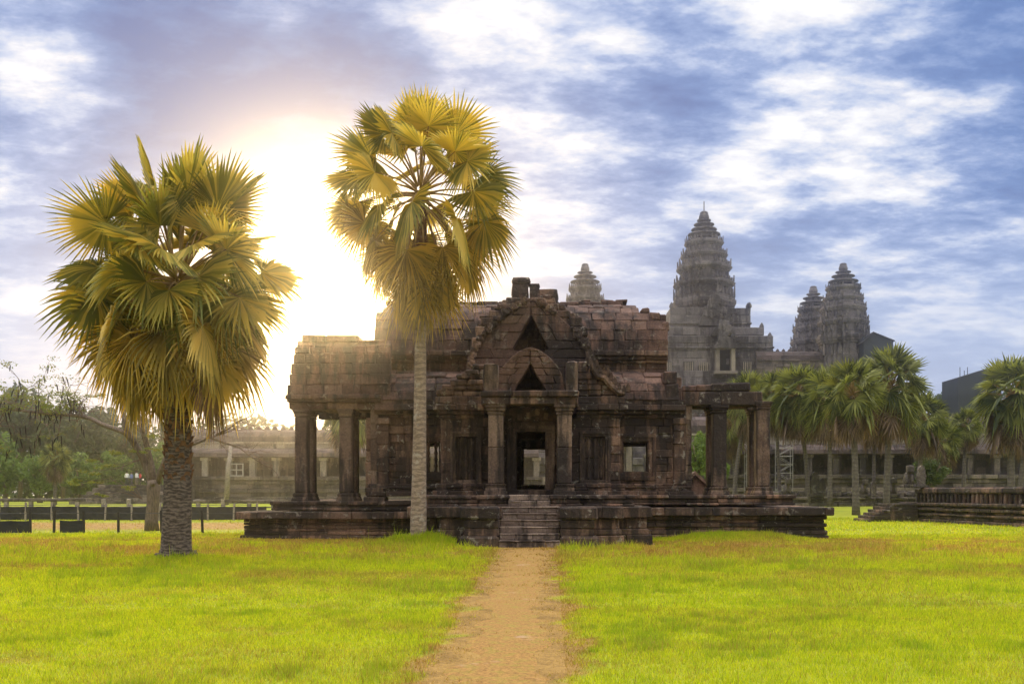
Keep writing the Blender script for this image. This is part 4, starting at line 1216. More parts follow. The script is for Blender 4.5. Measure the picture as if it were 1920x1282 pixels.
# shoulders, porch of the central tower (parts of it)
s = mpp
def cbox(mb, x0, x1, yq0, yq1, y0, y1): mb.box(x0 * s, x1 * s, yq0, yq1, zf(y1) - zb, zf(y0) - zb, .03, .06)
mb = MB()
for a, b_, y0, y1, dep in ((-265, 265, 770, 960, 7.6), (-345, 345, 905, 1010, 8.6), (-400, 395, 968, 1215, 10.), (-272, 272, 866, 880, 7.9), (-352, 352, 968, 982, 9.), (-405, 400, 1040, 1052, 10.3), (-410, 405, 1200, 1420, 10.8)):
    mb.wall(a * s, b_ * s, zf(y1) - zb, zf(y0) - zb, -dep, dep, 1.3, (1.5, 3), jit=.04, push=.06, ch=.08)
for x, y in ((-258, 770), (258, 770), (248, 772), (-338, 905), (338, 905), (392, 968), (-392, 968)): leafstone(mb, x * s, -7.5, zf(y) - zb, .35, zf(y - 36) - zf(y), -math.pi / 2, .3)
mb.build('shoulder', 'tower', CT, fix=False)
mb = MB()
def pediment(mb, xc, yt, yb, hw, ydep):
    pts = []
    for k in range(13):
        t = k / 12 * 2 - 1; pts.append((xc + t * hw, yb - (yb - yt) * (1 - abs(t) ** 1.5) * (1 if k % 2 == 0 else .93)))
    poly = [(x * s, zf(y) - zb) for x, y in pts] + [((xc + hw) * s, zf(yb + 14) - zb), ((xc - hw) * s, zf(yb + 14) - zb)]
    mb.prism(poly, ydep - .6, ydep + 1)
pediment(mb, 20, 700, 880, 100, -8.2); pediment(mb, 62, 880, 960, 78, -10.8)
pediment(mb, 72, 975, 1045, 74, -11.6)

for k in range(90):
    t = R.uniform(-1, 1); hy = R.random() ** .7
    xq, yq = (20 + t * 96 * (1 - hy * .8), 885 - hy * 180) if k < 60 else (66 + t * 72 * (1 - hy * .8), 1045 - hy * 160)
    mb.rock((xq * s, -8.9 if k < 60 else -11.5, zf(yq) - zb), (R.uniform(.25, .6), .25, R.uniform(.25, .6)), k, .3, 1)
mb.build('pediment', 'tower', CT, fix=True)
mb = MB()
for x in (12, 112):
    cbox(mb, x, x + 26, -11.6, -10, 1060, 1205)
cbox(mb, 5, 145, -11.8, -10, 1045, 1062); cbox(mb, 0, 150, -12, -10, 1205, 1225)
mb.build('doorway_frame', 'pale', CT)
mb = MB(); cbox(mb, 36, 114, -10.05, -9.9, 1062, 1205); mb.build('doorway_shade_panel', 'net', CT)  # near-black panel on solid wall, standing in for shade inside the doorway
for x0 in (-320, -180, -85 - 0, 200, 290):
    mb = MB()
    for k in range(5): mb.tube([((x0 + k * 12) * s, -10.2, zf(1140) - zb), ((x0 + k * 12) * s, -10.2, zf(1205) - zb)], .10, 6)
    mb.build('window_bars', 'pale', CT); mb = MB(); cbox(mb, x0 - 8, x0 + 56, -10.06, -9.95, 1136, 1208); mb.build('window_shade_panel', 'net', CT)  # near-black panel behind the bars paints the shade of a window opening

def gallery(name, label, cat, x0, x1, D, levels, holes=None, depth=8, bay=4.0, rot=0., colpart=True, base_z=None, roofm='groof', wallm='gallery'):
    """colonnaded gallery. levels: dict of heights (base, floor, eave, roof1, band, roof2)"""
    root = thing(name, label, cat, ((x0 + x1) / 2, D, base_z or 0), rz=rot)
    L = (x1 - x0) / 2; bz = base_z or 0
    z = {k: v - bz for k, v in levels.items()}
    mb = MB(); n = 7; h = z['floor'] - z['base']
    prof = [.9, .6, .35, .55, .2, .35, .6]
    for i in range(n): mb.row(-L - prof[i], L + prof[i], -prof[i], depth, z['base'] + h * i / n, z['base'] + h * (i + 1) / n - .01, (2, 4), .03, .05, push=.06)
    mb.build('plinth', wallm, root)
    if 'eave' in z:
        x = -L; k = 0
        while x < L: mb = MB(); mb.box(x - .38, x + .38, .2, .95, z['floor'], z['eave'] - .1, .02, .04); mb.box(x - .55, x + .55, .1, 1., z['eave'] - .45, z['eave'], .02, .05); x += bay; k += 1; mb.build('pillar', 'pale' if colpart else wallm, root)
        mb = MB(); mb.wall(-L, L, z['floor'], z['roof1'], 2.6, 3.2, .9, (1.2, 2.4), jit=.03)
        mb.box(-L, L, .1, 2.6, z['eave'] - .02, z['eave'] + .2)
        mb.build('back_wall', wallm, root)
        hr = z['roof1'] - z['eave']
        mb = MB(); mb.vault([(-.2, z['eave']), (-.1, z['eave'] + hr * .4), (.5, z['eave'] + hr * .75), (1.6, z['eave'] + hr * .95), (2.8, z['roof1'])], -L, L, .4, (1.2, 2.4), .02, .04, .03)
        mb.build('lower_roof', roofm, root)
        zb_ = z['roof1']
    else: zb_ = z['floor']
    mb = MB(); mb.wall(-L, L, zb_, z['band'], 2.5, depth, .5, (1., 2.4), jit=.03, push=.08)
    mb.row(-L, L, 2.3, depth, z['band'] - .02, z['band'] + .28, (1, 2), .02, .04)
    mb.build('upper_wall', 'pale' if 'eave' in z else wallm, root)
    hr = z['roof2'] - z['band'] - .25; b = z['band'] + .25
    mb = MB(); c = (2.4 + depth) / 2
    pr = [(2.3, b), (2.4, b + hr * .4), (2.9, b + hr * .75), (c - .6, b + hr * .96), (c, b + hr)]
    mb.vault(pr, -L, L, .45, (1.2, 2.4), .02, .04, .03); mb.vault([(2 * c - y, q) for y, q in pr][::-1], -L, L, .45, (2, 4), .02, .04, .03)
    x = -L
    while x < L: leafstone(mb, x, c, b + hr - .05, .28, .55, -math.pi / 2, .15); x += 1.1
    mb.build('upper_roof', roofm, root, fix=False)
    return root

# upper gallery either side of the central tower, and the terraced pyramid under it
gallery('upper_gallery', 'high gallery with dark roof linking the central tower to the right corner towers', 'temple gallery', PX(1424, 182), PX(1662, 182), 182, dict(base=PZ(760, 182), floor=PZ(716, 182), band=PZ(673, 182), roof2=PZ(652, 182)), depth=7, base_z=PZ(760, 182))
root = thing('temple_pyramid', 'steep stepped stone pyramid carrying the temple towers', 'temple pyramid', (PX(1345, 185), 178, 0))
for i, (z0, z1, o) in enumerate(((0.2, 8, 6), (8, 14, 3.2), (14, PZ(757, 182), 1))):
    mb = MB()
    for k in range(6):
        a, b_ = z0 + (z1 - z0) * k / 6, z0 + (z1 - z0) * (k + 1) / 6; q = (0.7, .3, 0, .2, .5, .8)[k]
        mb.row(-34 - o - q, 34 + o + q, -o - q, 58, a, b_ - .02, (2.5, 5), .05, .1, push=.1)
    mb.build('terrace_step', 'tower', root)

# long outer galleries
gl = dict(base=.3, floor=4.0, eave=6.5, roof1=7.75, band=8.35, roof2=10.4)
gallery('long_gallery', 'long hazy colonnaded gallery behind the left colonnade', 'temple gallery', PX(338, 130), PX(1010, 130), 130, gl, bay=3.1)
root = thing('gallery_porch', 'stepped porch tower base in the middle of the far gallery behind the library', 'temple gallery', (PX(1010, 128) + 6.5, 128, 0.3))
mb = MB(); 
mb.wall(-6, 6, 0, 3.6, -2, 9, .6, (1.2, 2.4), jit=.03); mb.wall(-5.5, 5.5, 3.6, 9, -1, 9, .8, (1.2, 2.4), jit=.03, holes=((-4.4, -3.4, 4, 6.6), (-1, 1, 3.7, 7), (3.4, 4.4, 4, 6.6)))
mb.build('porch_wall', 'gallery', root)
for x in (-5, -2.6, -1.4, 1.4, 2.6, 5): mb = MB(); mb.box(x - .35, x + .35, -1.7, -1, 3.6, 7.6, .02, .05); mb.build('pillar', 'pale', root)
mb = MB(); mb.box(-5.6, 5.6, -1.9, -.95, 7.6, 8.2, .02, .05); mb.build('porch_beam', 'pale', root)
mb = MB(); mb.gable(0, [9, 10, 11, 12, 12.8], lambda z: 5.2 * math.sqrt(max(.01, 1 - ((z - 9) / 4) ** 2)), lambda z: 0, -1, 9); mb.build('porch_roof', 'groof', root)
gr = dict(base=.4, floor=4.1, eave=6.6, roof1=7.9, band=9.0, roof2=11.6)
gallery('long_gallery', 'long dark roofed gallery with deep openings behind the right palms', 'temple gallery', PX(1215, 122), PX(2010, 122), 122, gr, bay=3.3, colpart=False)

# sheeted sheds on the temple
root = thing('covered_shed', 'dark grey gabled restoration shed beside the right corner tower', 'shed', (PX(1640, 180), 180, PZ(700, 180)))
mb = MB(); k = 180 / F
mb.prism([(-24 * k, 0), (31 * k, 0), (31 * k, 60 * k), (-6 * k, 75 * k), (-24 * k, 66 * k)], -1, 5); mb.build('shed_wall', 'shed', root)
mb = MB(); mb.prism([(-7 * k, 76 * k), (33 * k, 60 * k), (33 * k, 58 * k), (-7 * k, 74 * k)], -1.4, 5.4); mb.prism([(-28 * k, 56 * k), (-7 * k, 75.5 * k), (-7 * k, 73.5 * k), (-28 * k, 54 * k)], -1.4, 5.4); mb.build('shed_roof', 'rod', root)
root = thing('sheeted_scaffold', 'tall dark sheeted scaffold block behind the right palms', 'scaffold', (PX(1860, 150), 150, 0.4))
k = 150 / F; zt = PZ(708, 150) - .4; zt2 = PZ(688, 150) - .4
mb = MB(); mb.prism([(-64 * k, 0), (18 * k, 0), (18 * k, zt2 + .3), (0, zt2), (-64 * k, zt)], 0, 6); mb.build('sheeting', 'shed', root)
for q in (-60, -52, -46, -8, 6):
    mb = MB(); mb.tube([(q * k, 0, zt - .3), (q * k, 0, zt + (1.6 if q != -52 else 1.1))], .05, 4); mb.build('pole', 'rod', root)

# cruciform terrace wall at the right, running away from the camera
ang = math.atan2(-16.5, 1.9)     # local x runs from the far end towards the camera
root = thing('terrace_wall', 'long moulded sandstone terrace wall with baluster frieze and stone stairs', 'stone wall', (PX(1706, 64), 64, gz(23, 64)), rz=ang)
mb = MB(); Lw = 20
# the visible face is local -y
for z0, z1, o in ((-.1, .22, .45), (.22, .42, .25), (.42, .58, .38), (.58, .72, .18), (.72, .92, .42), (.92, 1.02, .25), (1.02, 1.22, .5)):
    mb.row(0 - o, Lw, -o, 6, z0, z1 - .01, (.8, 1.6), .02, .04, push=.04)
mb.build('wall_base', 'plinth', root)
mb = MB(); mb.row(.8, Lw, .25, 5, 1.2, 1.75, (.8, 1.5), .02, .03)
x = .9
while x < Lw: mb.box(x - .13, x + .13, .02, .3, 1.2, 1.76, .02, .05); x += .46
mb.build('baluster_frieze', 'stone', root)
mb = MB(); mb.row(.7, Lw, -.1, 5, 1.75, 2.12, (1, 2), .03, .08, push=.05); mb.build('coping', 'plinth', root)
mb = MB()
for i in range(6): mb.row(-.5, 1.9, -1.35 - .33 * (5 - i) - .6, -.4, i * .19 - (.1 if i == 0 else 0), (i + 1) * .19, (.5, 1.0), .02, .03)
mb.build('stairs', 'plinth', root)
# distant low terrace with its lions and serpents
root = thing('low_terrace', 'low ruined stone terrace behind the right palm trunks', 'stone terrace', (PX(1590, 104), 104, gz(31, 104)))
mb = MB(); a_, b_ = PX(1448, 104) - PX(1590, 104), PX(1800, 104) - PX(1590, 104)
for z0, z1, o in ((-.1, .35, .3), (.35, .7, 0), (.7, 1., .25)): mb.row(a_ - o, b_ + o, -o, 7, z0, z1 - .01, (.8, 1.8), .05, .08, push=.1)
mb.build('terrace_base', 'gallery', root)
mb = MB()
for k in range(70):
    x = R.uniform(a_, b_); mb.rock((x, R.uniform(.2, 4), 1.1 + R.uniform(0, .25)), (R.uniform(.25, .7), .4, R.uniform(.15, .4)), k, .2, 1)
mb.build('rubble', 'gallery', root)['kind'] = 'stuff'
def lion(px, ptop, pbase, D, label, fac=1):
    z0, z1 = PZ(pbase, D), PZ(ptop, D); h = z1 - z0
    root = thing('guardian_statue', label, 'statue', (PX(px, D), D, z0), 'stone guardians on the terraces')
    mb = MB(); mb.box(-.3 * h, .3 * h, -.3 * h, .3 * h, 0, .14 * h, .02, .03); mb.build('pedestal', 'gallery', root)
    mb = MB(); mb.tube([(0, .12 * h, .12 * h), (0, .1 * h, .35 * h), (.02 * fac, .02 * h, .6 * h), (.04 * fac * h, -.03 * h, .72 * h)], [.2 * h, .2 * h, .17 * h, .11 * h], 9)
    mb.rock((.05 * fac * h, -.08 * h, .82 * h), (.14 * h, .17 * h, .17 * h), int(px), .15, 2)
    for q in (-.11, .11): mb.tube([(q * h, -.05 * h, .55 * h), (q * h * 1.1, -.17 * h, .32 * h), (q * h * 1.1, -.16 * h, .13 * h)], [.08 * h, .06 * h, .065 * h], 7)
    mb.build('figure', 'gallery', root, smooth=True)
def naga(px, ptop, pbase, D, label):
    z0, z1 = PZ(pbase, D), PZ(ptop, D); h = z1 - z0
    root = thing('serpent_stone', label, 'statue', (PX(px, D), D, z0), 'stone guardians on the terraces')
    mb = MB(); n = 15; poly = [(-.16 * h, 0), (.16 * h, 0)] + [(math.sin(t) * (.26 * h) * (1 + .12 * math.cos(t * 9)), .55 * h - math.cos(t) * .45 * h * (1 if math.cos(t) < 0 else .8)) for t in np.linspace(.5, 2 * math.pi - .5, n)]
    poly = [(-.16 * h, 0), (.16 * h, 0)] + [(.18 * h * math.cos(t) * (1 + .1 * math.cos(t * 8)), .5 * h + .5 * h * math.sin(t)) for t in np.linspace(-.5, math.pi + .5, n)]
    mb.prism(poly, -.12 * h, .12 * h); mb.build('hood', 'gallery', root, fix=True)
    mb = MB(); mb.box(-.3 * h, .3 * h, -.2 * h, .3 * h, -.02, .1 * h, .02, .03); mb.build('pedestal', 'gallery', root)
zt_ = 1.0 + gz(31, 104); pb_ = CY - (zt_ - H) * F / 104
lion(1476, 896, pb_, 104.2, 'squat stone guardian just right of the library platform')
naga(1527, 884, pb_, 104.2, 'leaning stone serpent hood beside the skirted palm trunk')
naga(1541, 896, pb_, 104.6, 'smaller stone serpent hood right of the leaning one')
lion(1620, 898, pb_, 104.2, 'worn stone lion between the dark palm trunk and the tallest palm')
naga(1637, 902, pb_, 104.4, 'small stone serpent hood behind the pale palm trunk')
lion(1673, 895, pb_, 104.2, 'upright stone lion right of the tallest palm trunk')
lion(1703, 872, 914, 62.9, 'larger stone lion on the end of the terrace wall')
naga(1727, 872, 914, 62.2, 'large rounded serpent hood stone on the terrace wall')
for px, w_ in ((1412, 'white scaffold tower seen between the right columns'), (1470, 'white scaffold tower just right of the outermost column')):
    D = 119; h = 3.2; g = 0.4; root = thing('scaffold_tower', w_, 'scaffold', (PX(px, D), D, g), 'scaffold towers at the far gallery')
    zt = PZ(828, D) - g; mb = MB()
    for x in (-.9, .9):
        for y in (-.6, .6): mb.tube([(x, y, 0), (x, y, zt)], .04, 4)
    z = .8
    k = 0
    while z < zt:
        for y in (-.6, .6): mb.tube([(-.9, y, z), (.9, y, z)], .028, 4); mb.tube([(-.9 if k % 2 else .9, y, z), (.9 if k % 2 else -.9, y, min(z + 1, zt))], .022, 4)
        z += 1.; k += 1
    mb.build('frame', 'steel', root)
# white window frame propped before the left gallery, pale pole beside it
root = thing('window_frame_panel', 'white four paned timber frame leaning before the left gallery', 'frame', (PX(445, 129), 128.6, 4.0))
k = 129 / F; mb = MB()
for x in (-12, 0, 12): mb.box((x - 1) * k, (x + 1) * k, 0, .1, 0, 23 * k, .0, .01)
for z in (0, 11, 22): mb.box(-13 * k, 13 * k, -.02, .12, (z - .0) * k, (z + 1.8) * k, 0, .01)
mb.build('frame', 'white', root)
mb = MB(); D = 118; g = gz(PX(425, D), D); mb.tube([(PX(424, D), D, g - .1), (PX(428, D), D, PZ(880, D)), (PX(433, D), D, PZ(835, D))], [.32, .26, .2], 7)
tag(mb.build('tree_trunk', 'pale_bark', smooth=True), 'pale leaning bare trunk in front of the left gallery', 'tree trunk')

# ------------------------------------------------------------------ trees and woods
def leaf_cloud(mb, c, rad, n, size, rnd, flat=.8):
    """leaf sized faces scattered through an uneven clump"""
    for _ in range(n):
        while True:
            q = Vector((rnd.uniform(-1, 1), rnd.uniform(-1, 1), rnd.uniform(-1, 1)))
            if q.length < 1: break
        q = q.normalized() * q.length ** .6
        p = c + Vector((q.x * rad, q.y * rad, q.z * rad * flat))
        a = Vector((rnd.gauss(0, 1), rnd.gauss(0, 1), rnd.gauss(0, .6))).normalized(); b = a.cross(Vector((rnd.gauss(0, 1), rnd.gauss(0, 1), rnd.gauss(0, 1)))).normalized()
        s_ = size * rnd.uniform(.6, 1.4)
        mb.add([p - a * s_, p + b * s_ * .45, p + a * s_, p - b * s_ * .45], [(0, 1, 2, 3)])
def crown_mesh(seed, n_clumps=64, per=85, spread=(1, 1, .9), size=.075):
    """unit crown, radius about 1"""
    rnd = random.Random(seed); mb = MB()
    for k in range(n_clumps):
        q = Vector((rnd.gauss(0, 1), rnd.gauss(0, 1), rnd.gauss(0, 1))).normalized() * rnd.uniform(.25, .85)
        leaf_cloud(mb, Vector((q.x * spread[0], q.y * spread[1], q.z * spread[2])), rnd.uniform(.16, .34), per, size, rnd)
    me = bpy.data.meshes.new('crown'); me.from_pydata(mb.v, [], mb.f); me.update(); return me
CROWNS = [crown_mesh(s_) for s_ in (1, 2, 3)]
for me in CROWNS: me.materials.append(M['tree_leaf'])
CR2 = [crown_mesh(s_, 50, 85, (1, 1, 1.05), .08) for s_ in (7, 8)]
for me in CR2: me.materials.append(M['tree_leaf_light'])
def tree(px, ptop, pbot, wpx, D, label, name='broadleaf_tree', light=False, seed=0, group='trees of the far woods'):
    g = gz(PX(px, D), D); zt, zb_ = PZ(ptop, D), PZ(pbot, D); rx = wpx * D / F / 2; rz = (zt - zb_) / 2
    root = thing(name, label, 'tree', (PX(px, D), D, g), group)
    c = bpy.data.objects.new('crown', (CR2 if light else CROWNS)[seed % (2 if light else 3)]); COL.objects.link(c); c.parent = root
    c.location = (0, 0, (zt + zb_) / 2 - g); c.scale = (rx, rx, rz); c.rotation_euler[2] = seed * 1.3
    mb = MB(); h = (zt + zb_) / 2 - g
    mb.tube([(0, 0, -.2), (.1, 0, h * .5), (-.1, .1, h + rz * .3)], [.4, .3, .12], 7)
    for k in range(4):
        a = k * 1.6 + seed; mb.tube([(0, 0, h * .55), (math.cos(a) * rx * .35, math.sin(a) * rx * .35, h * .9), (math.cos(a) * rx * .65, math.sin(a) * rx * .65, h + rz * .3)], [.2, .13, .05], 5)
    mb.build('trunk', 'bark', root, smooth=True)
TREES = [(-60, 690, 900, 130, 165, 'tall hazy tree cut by the left edge of the view', 0), (38, 702, 880, 120, 172, 'tall round hazy tree at the left edge above the others', 0), (118, 735, 900, 110, 168, 'hazy tree with a broad crown left of the thick palm', 0), (190, 745, 900, 110, 175, 'hazy tree behind the feathery sapling', 0),
    (255, 765, 905, 90, 178, 'hazy tree behind the forked bare trunk', 0), (330, 768, 890, 90, 182, 'hazy tree behind the thick palm trunk', 0), (10, 812, 925, 90, 140, 'lower leafy tree at the left edge below the tall ones', 1), (75, 838, 930, 70, 138, 'pale green bush in front of the hazy woods', 1), (150, 850, 930, 80, 142, 'low bushy tree beside the small hazy palm', 1), (215, 838, 928, 70, 144, 'yellow green young tree near the gallery end', 1),
    (-30, 790, 925, 90, 145, 'dark bushy tree beyond the left edge of the view', 0), (300, 820, 925, 60, 148, 'small leafy tree behind the gallery corner', 1)]
for i, (px, a, b, w_, D, lb, lt) in enumerate(TREES): tree(px, a, b, w_, D, lb, light=bool(lt), seed=i)
tree(1308, 800, 905, 66, 96, 'bright green leafy tree seen between the hall and the right columns', light=True, seed=1, group='trees near the right palms')
tree(1345, 840, 915, 50, 99, 'bushy tree seen left of the first right column', light=True, seed=2, group='trees near the right palms')
tree(1768, 722, 800, 60, 190, 'hazy tree top between the tallest palm and the sheeted scaffold', seed=4, group='trees near the right palms')
tree(1745, 850, 920, 70, 100, 'dark bush behind the terrace wall', seed=5, group='trees near the right palms')
def wood(name, label, D, x0, x1, n, hh, seed):
    rnd = random.Random(seed); mb = MB()
    for k in range(n):
        x = rnd.uniform(x0, x1); leaf_cloud(mb, Vector((x, D + rnd.uniform(-6, 6), rnd.uniform(1, hh * (.75 + .25 * math.sin(x * .11 + seed))))), rnd.uniform(2, 3.6), 46, .75, rnd)
    tag(mb.build(name, 'tree_leaf'), label, 'woods', kind='stuff')
wood('far_woods', 'far off woods closing the view at left', 205, -140, -35, 420, 17, 2)
wood('far_woods', 'far off woods beyond the temple at right', 262, 25, 165, 200, 15, 5)

# bare tree with hanging pods behind the thick palm
D = 47.; bx = PX(285, D); g = gz(bx, D)
BT = thing('pod_tree', 'forked half bare tree with long limbs and dangling dark pods behind the thick palm', 'tree', (bx, D, g))
def q3(px, py, dd=0.): return Vector((PX(px, D) - bx, dd, PZ(py, D) - g))
mb = MB()
mb.tube([q3(285, 998), q3(284, 975), q3(287, 940), q3(288, 912), q3(286, 900)], [.36, .30, .28, .31, .24], 10)
limbs = [[(286, 912), (277, 895), (262, 855), (250, 828), (240, 800), (236, 775), (232, 740)], [(287, 905), (278, 870), (274, 830), (270, 800), (262, 770), (255, 735)], [(292, 912), (300, 885), (315, 860), (340, 842), (380, 825), (398, 808)],
         [(253, 832), (240, 812), (222, 805), (190, 795), (165, 784), (140, 778), (100, 776), (60, 772), (20, 768), (-20, 775)], [(268, 800), (275, 780), (290, 768), (300, 750)],
         [(350, 838), (368, 825), (395, 818), (412, 812), (430, 808)], [(395, 820), (420, 830), (445, 838), (470, 856), (492, 868)], [(405, 815), (425, 802), (445, 790), (475, 780)]]
rad = [(.2, .09), (.18, .06), (.15, .07), (.14, .04), (.07, .03), (.08, .03), (.07, .015), (.06, .02)]
LP = []
for i, (l, r_) in enumerate(zip(limbs, rad)):
    pts = [q3(x, y, math.sin(j * 1.1 + i) * .35 * (j > 0)) for j, (x, y) in enumerate(l)]; LP.append(pts)
    mb.tube(pts, [r_[0] + (r_[1] - r_[0]) * j / (len(pts) - 1) for j in range(len(pts))], 7)
mb.tube([q3(291, 907, -.26), q3(290, 905, -.36)], [.13, .11], 9)
mb.build('trunk', 'bark', BT, smooth=True)
tw_ = MB(); lf_ = MB(); rnd = random.Random(4); TIPS = []
def twig(p, d, L, r, dep):
    pts = [p]; n = 4
    for i in range(n):
        d = (d + Vector((rnd.gauss(0, .22), rnd.gauss(0, .22), rnd.gauss(0, .2)))).normalized(); pts.append(pts[-1] + d * L / n)
    tw_.tube(pts, [r * (1 - .7 * i / n) for i in range(n + 1)], 4, cap=False)
    TIPS.append((pts[-1], d))
    if dep > 0:
        for k in range(rnd.choice((2, 3))):
            q = pts[rnd.randint(1, n)]; twig(q, (d + Vector((rnd.gauss(0, .7), rnd.gauss(0, .6), rnd.gauss(-.05, .5)))).normalized(), L * rnd.uniform(.5, .8), r * .6, dep - 1)
for li, cnt, t0 in ((3, 30, .45), (6, 7, .4), (7, 6, .3), (1, 4, .5), (0, 3, .5), (5, 4, .3)):
    pts = LP[li]
    for k in range(cnt):
        t = t0 + (1 - t0) * k / max(1, cnt - 1); f = t * (len(pts) - 1); i = min(int(f), len(pts) - 2); p = pts[i].lerp(pts[i + 1], f - i)
        up = rnd.choice((-.8, .2, .7, .5)) if li == 3 else rnd.uniform(-.6, .3)
        twig(p, Vector((rnd.uniform(-.8, .5) if li == 3 else rnd.uniform(-.2, .8), rnd.gauss(0, .5), up)).normalized(), rnd.uniform(.9, 1.7) if li == 3 else rnd.uniform(.6, 1.0), .028, 2)
tw_.build('twigs', 'twig', BT)
left_tips = [t for t in TIPS if t[0].x < q3(150, 0).x]
for k, (p, d) in enumerate(left_tips):
    if rnd.random() < .62 and k % 4 < 3 and len(BT.children) < 95:
        L = rnd.uniform(.3, .62); sx = rnd.gauss(0, .06)
        pd_ = MB(); pd_.tube([p, p + Vector((sx, 0, -L * .5)), p + Vector((sx * 1.6, .02, -L))], [.02, .03, .014], 5); pd_.build('seed_pod', 'pod', BT)
for k, (p, d) in enumerate(left_tips):
    if p.z > q3(0, 775).z and rnd.random() < .75: leaf_cloud(lf_, p, .42, 30, .055, rnd, .35)
    elif rnd.random() < .16: leaf_cloud(lf_, p, .3, 16, .05, rnd, .35)
for (x, y, w_) in ((140, 905, 22), (150, 900, 12), (170, 885, 26), (205, 875, 24), (180, 905, 16), (235, 915, 20), (190, 928, 14), (175, 862, 16), (215, 850, 22), (262, 845, 20), (285, 815, 22), (295, 840, 18), (175, 742, 26), (60, 745, 40), (110, 738, 30), (95, 762, 26)):
    for k in range(3): leaf_cloud(lf_, q3(x + rnd.uniform(-.6, .6) * w_, y + rnd.uniform(-3, 3), rnd.uniform(-.5, .5)), w_ * D / F * .42, 60, .05, rnd, .28)
lf_.build('foliage', 'bare_leaf', BT)
sp_ = MB()
for (x, y) in ((150, 903), (172, 884), (205, 874), (182, 905), (235, 916), (192, 928)):
    sp_.tube([q3(262, 935 if y > 900 else 860, .3), q3((x + 262) / 2, y - 6, .1), q3(x, y)], [.02, .015, .008], 4)
sp_.build('sprays', 'twig', BT)

# ------------------------------------------------------------------ fences
def fence(name, label, D, posts, top, pm, nets, wire, r=.06, netm='net', netz=(.04, .8)):
    x0 = PX(posts[0], D); root = thing(name, label, 'fence', (x0, D, gz(x0, D)))
    g0 = root.location.z
    for i, px in enumerate(posts):
        x = PX(px, D); gg = gz(x, D) - g0; mb = MB(); h = top * R.uniform(.94, 1.12); ln = R.uniform(-.04, .04)
        mb.tube([(x - x0, 0, gg - .15), (x - x0 + ln, 0, gg + h * .5), (x - x0 + ln * 2.2, 0, gg + h)], [r, r * .95, r * .85], 6)
        mb.build('post', pm, root)
    for zq in wire:
        mb = MB(); mb.tube([(PX(px, D) - x0, 0, gz(PX(px, D), D) - g0 + zq + R.uniform(-.015, .015)) for px in posts], .014 if r < .08 else .02, 4)
        mb.build('wire', 'rod', root)
    for (a, b) in nets:
        xa, xb = PX(a, D), PX(b, D); mb = MB(); n = max(3, int((xb - xa) / .25)); vs = []
        for sgn in (.03, .045):
            for i in range(n + 1):
                x = xa + (xb - xa) * i / n; gg = gz(x, D) - g0; wv = math.sin(i * 1.7) * .02 + R.uniform(-.01, .01)
                for q in range(5): vs.append((x - x0, -sgn + wv * math.sin(q * 1.3), gg + netz[0] + (netz[1] - netz[0]) * q / 4 - (.03 * abs(math.sin(i * .8)) if q == 4 else 0)))
        fs = []
        for sN in (0, 1):
            o = sN * (n + 1) * 5
            for i in range(n):
                for q in range(4): f = [o + i * 5 + q, o + (i + 1) * 5 + q, o + (i + 1) * 5 + q + 1, o + i * 5 + q + 1]; fs.append(f if sN == 0 else f[::-1])
        m_ = (n + 1) * 5
        for i in range(n): fs.append([i * 5 + 4, (i + 1) * 5 + 4, m_ + (i + 1) * 5 + 4, m_ + i * 5 + 4])
        mb.add(vs, fs); mb.build('netting', netm, root)
fence('wire_fence', 'low wire fence with dark posts and two black net panels at left', 44.2, [-60, 57, 101, 157, 222, 303, 380, 470], .98, 'dark_post', [(-70, 56), (113, 157)], (.88,), netz=(.03, .58))
fence('net_fence', 'long dark net fence with pale crooked wooden posts', 64.5, [-60, 0, 48, 97, 147, 197, 247, 299, 345, 390, 438, 482], 1.12, 'post', [(-70, 500)], (1.0, .1), r=.085, netz=(.05, .92))
root = thing('stone_balustrade', 'low stone balustrade of stubby posts beyond the net fence', 'balustrade', (PX(-40, 98), 98, gz(-50, 98)))
x0 = root.location.x; L = PX(690, 98) - x0
x = 0
while x < L: mb = MB(); mb.box(x, x + .35, 0, .35, -.15, .75 + R.uniform(-.05, .25), .03, .04); x += R.uniform(2.0, 2.6); mb.build('post', 'pale', root)
mb = MB(); mb.row(0, L * .27, -.05, .45, .62, .92, (1.5, 3), .03, .05, push=.05); mb.row(L * .55, L, -.05, .45, .55, .8, (1.5, 3), .03, .05, push=.05); mb.row(0, L, -.2, .6, -.15, .1, (1.5, 3), .03, .05)
mb.build('rail', 'gallery', root)

# small pediment stone lying behind the right colonnade
D = 47; mb = MB(); k = D / F
root = thing('fallen_gable', 'dark fallen triangular gable stone behind the right columns', 'stone gable', (PX(1303, D), D, gz(PX(1303, D), D)))
zt, zb_ = PZ(887, D) - root.location.z, PZ(914, D) - root.location.z
mb.prism([(-30 * k, zb_ * .55), (30 * k, zb_ * .55), (30 * k, zb_), (4 * k, zt), (-4 * k, zt), (-30 * k, zb_)], 0, .5)
mb.prism([(-34 * k, zb_ - .02), (-30 * k, zb_ - .08), (0, zt - .08), (30 * k, zb_ - .08), (34 * k, zb_ - .02), (0, zt + .1)], -.15, .6)
mb.build('gable', 'stone', root, fix=True)
mb = MB(); mb.wall(-36 * k, 36 * k, -.1, zb_ * .58, -.1, .6, .4, (.5, .9)); mb.build('base', 'stone', root)

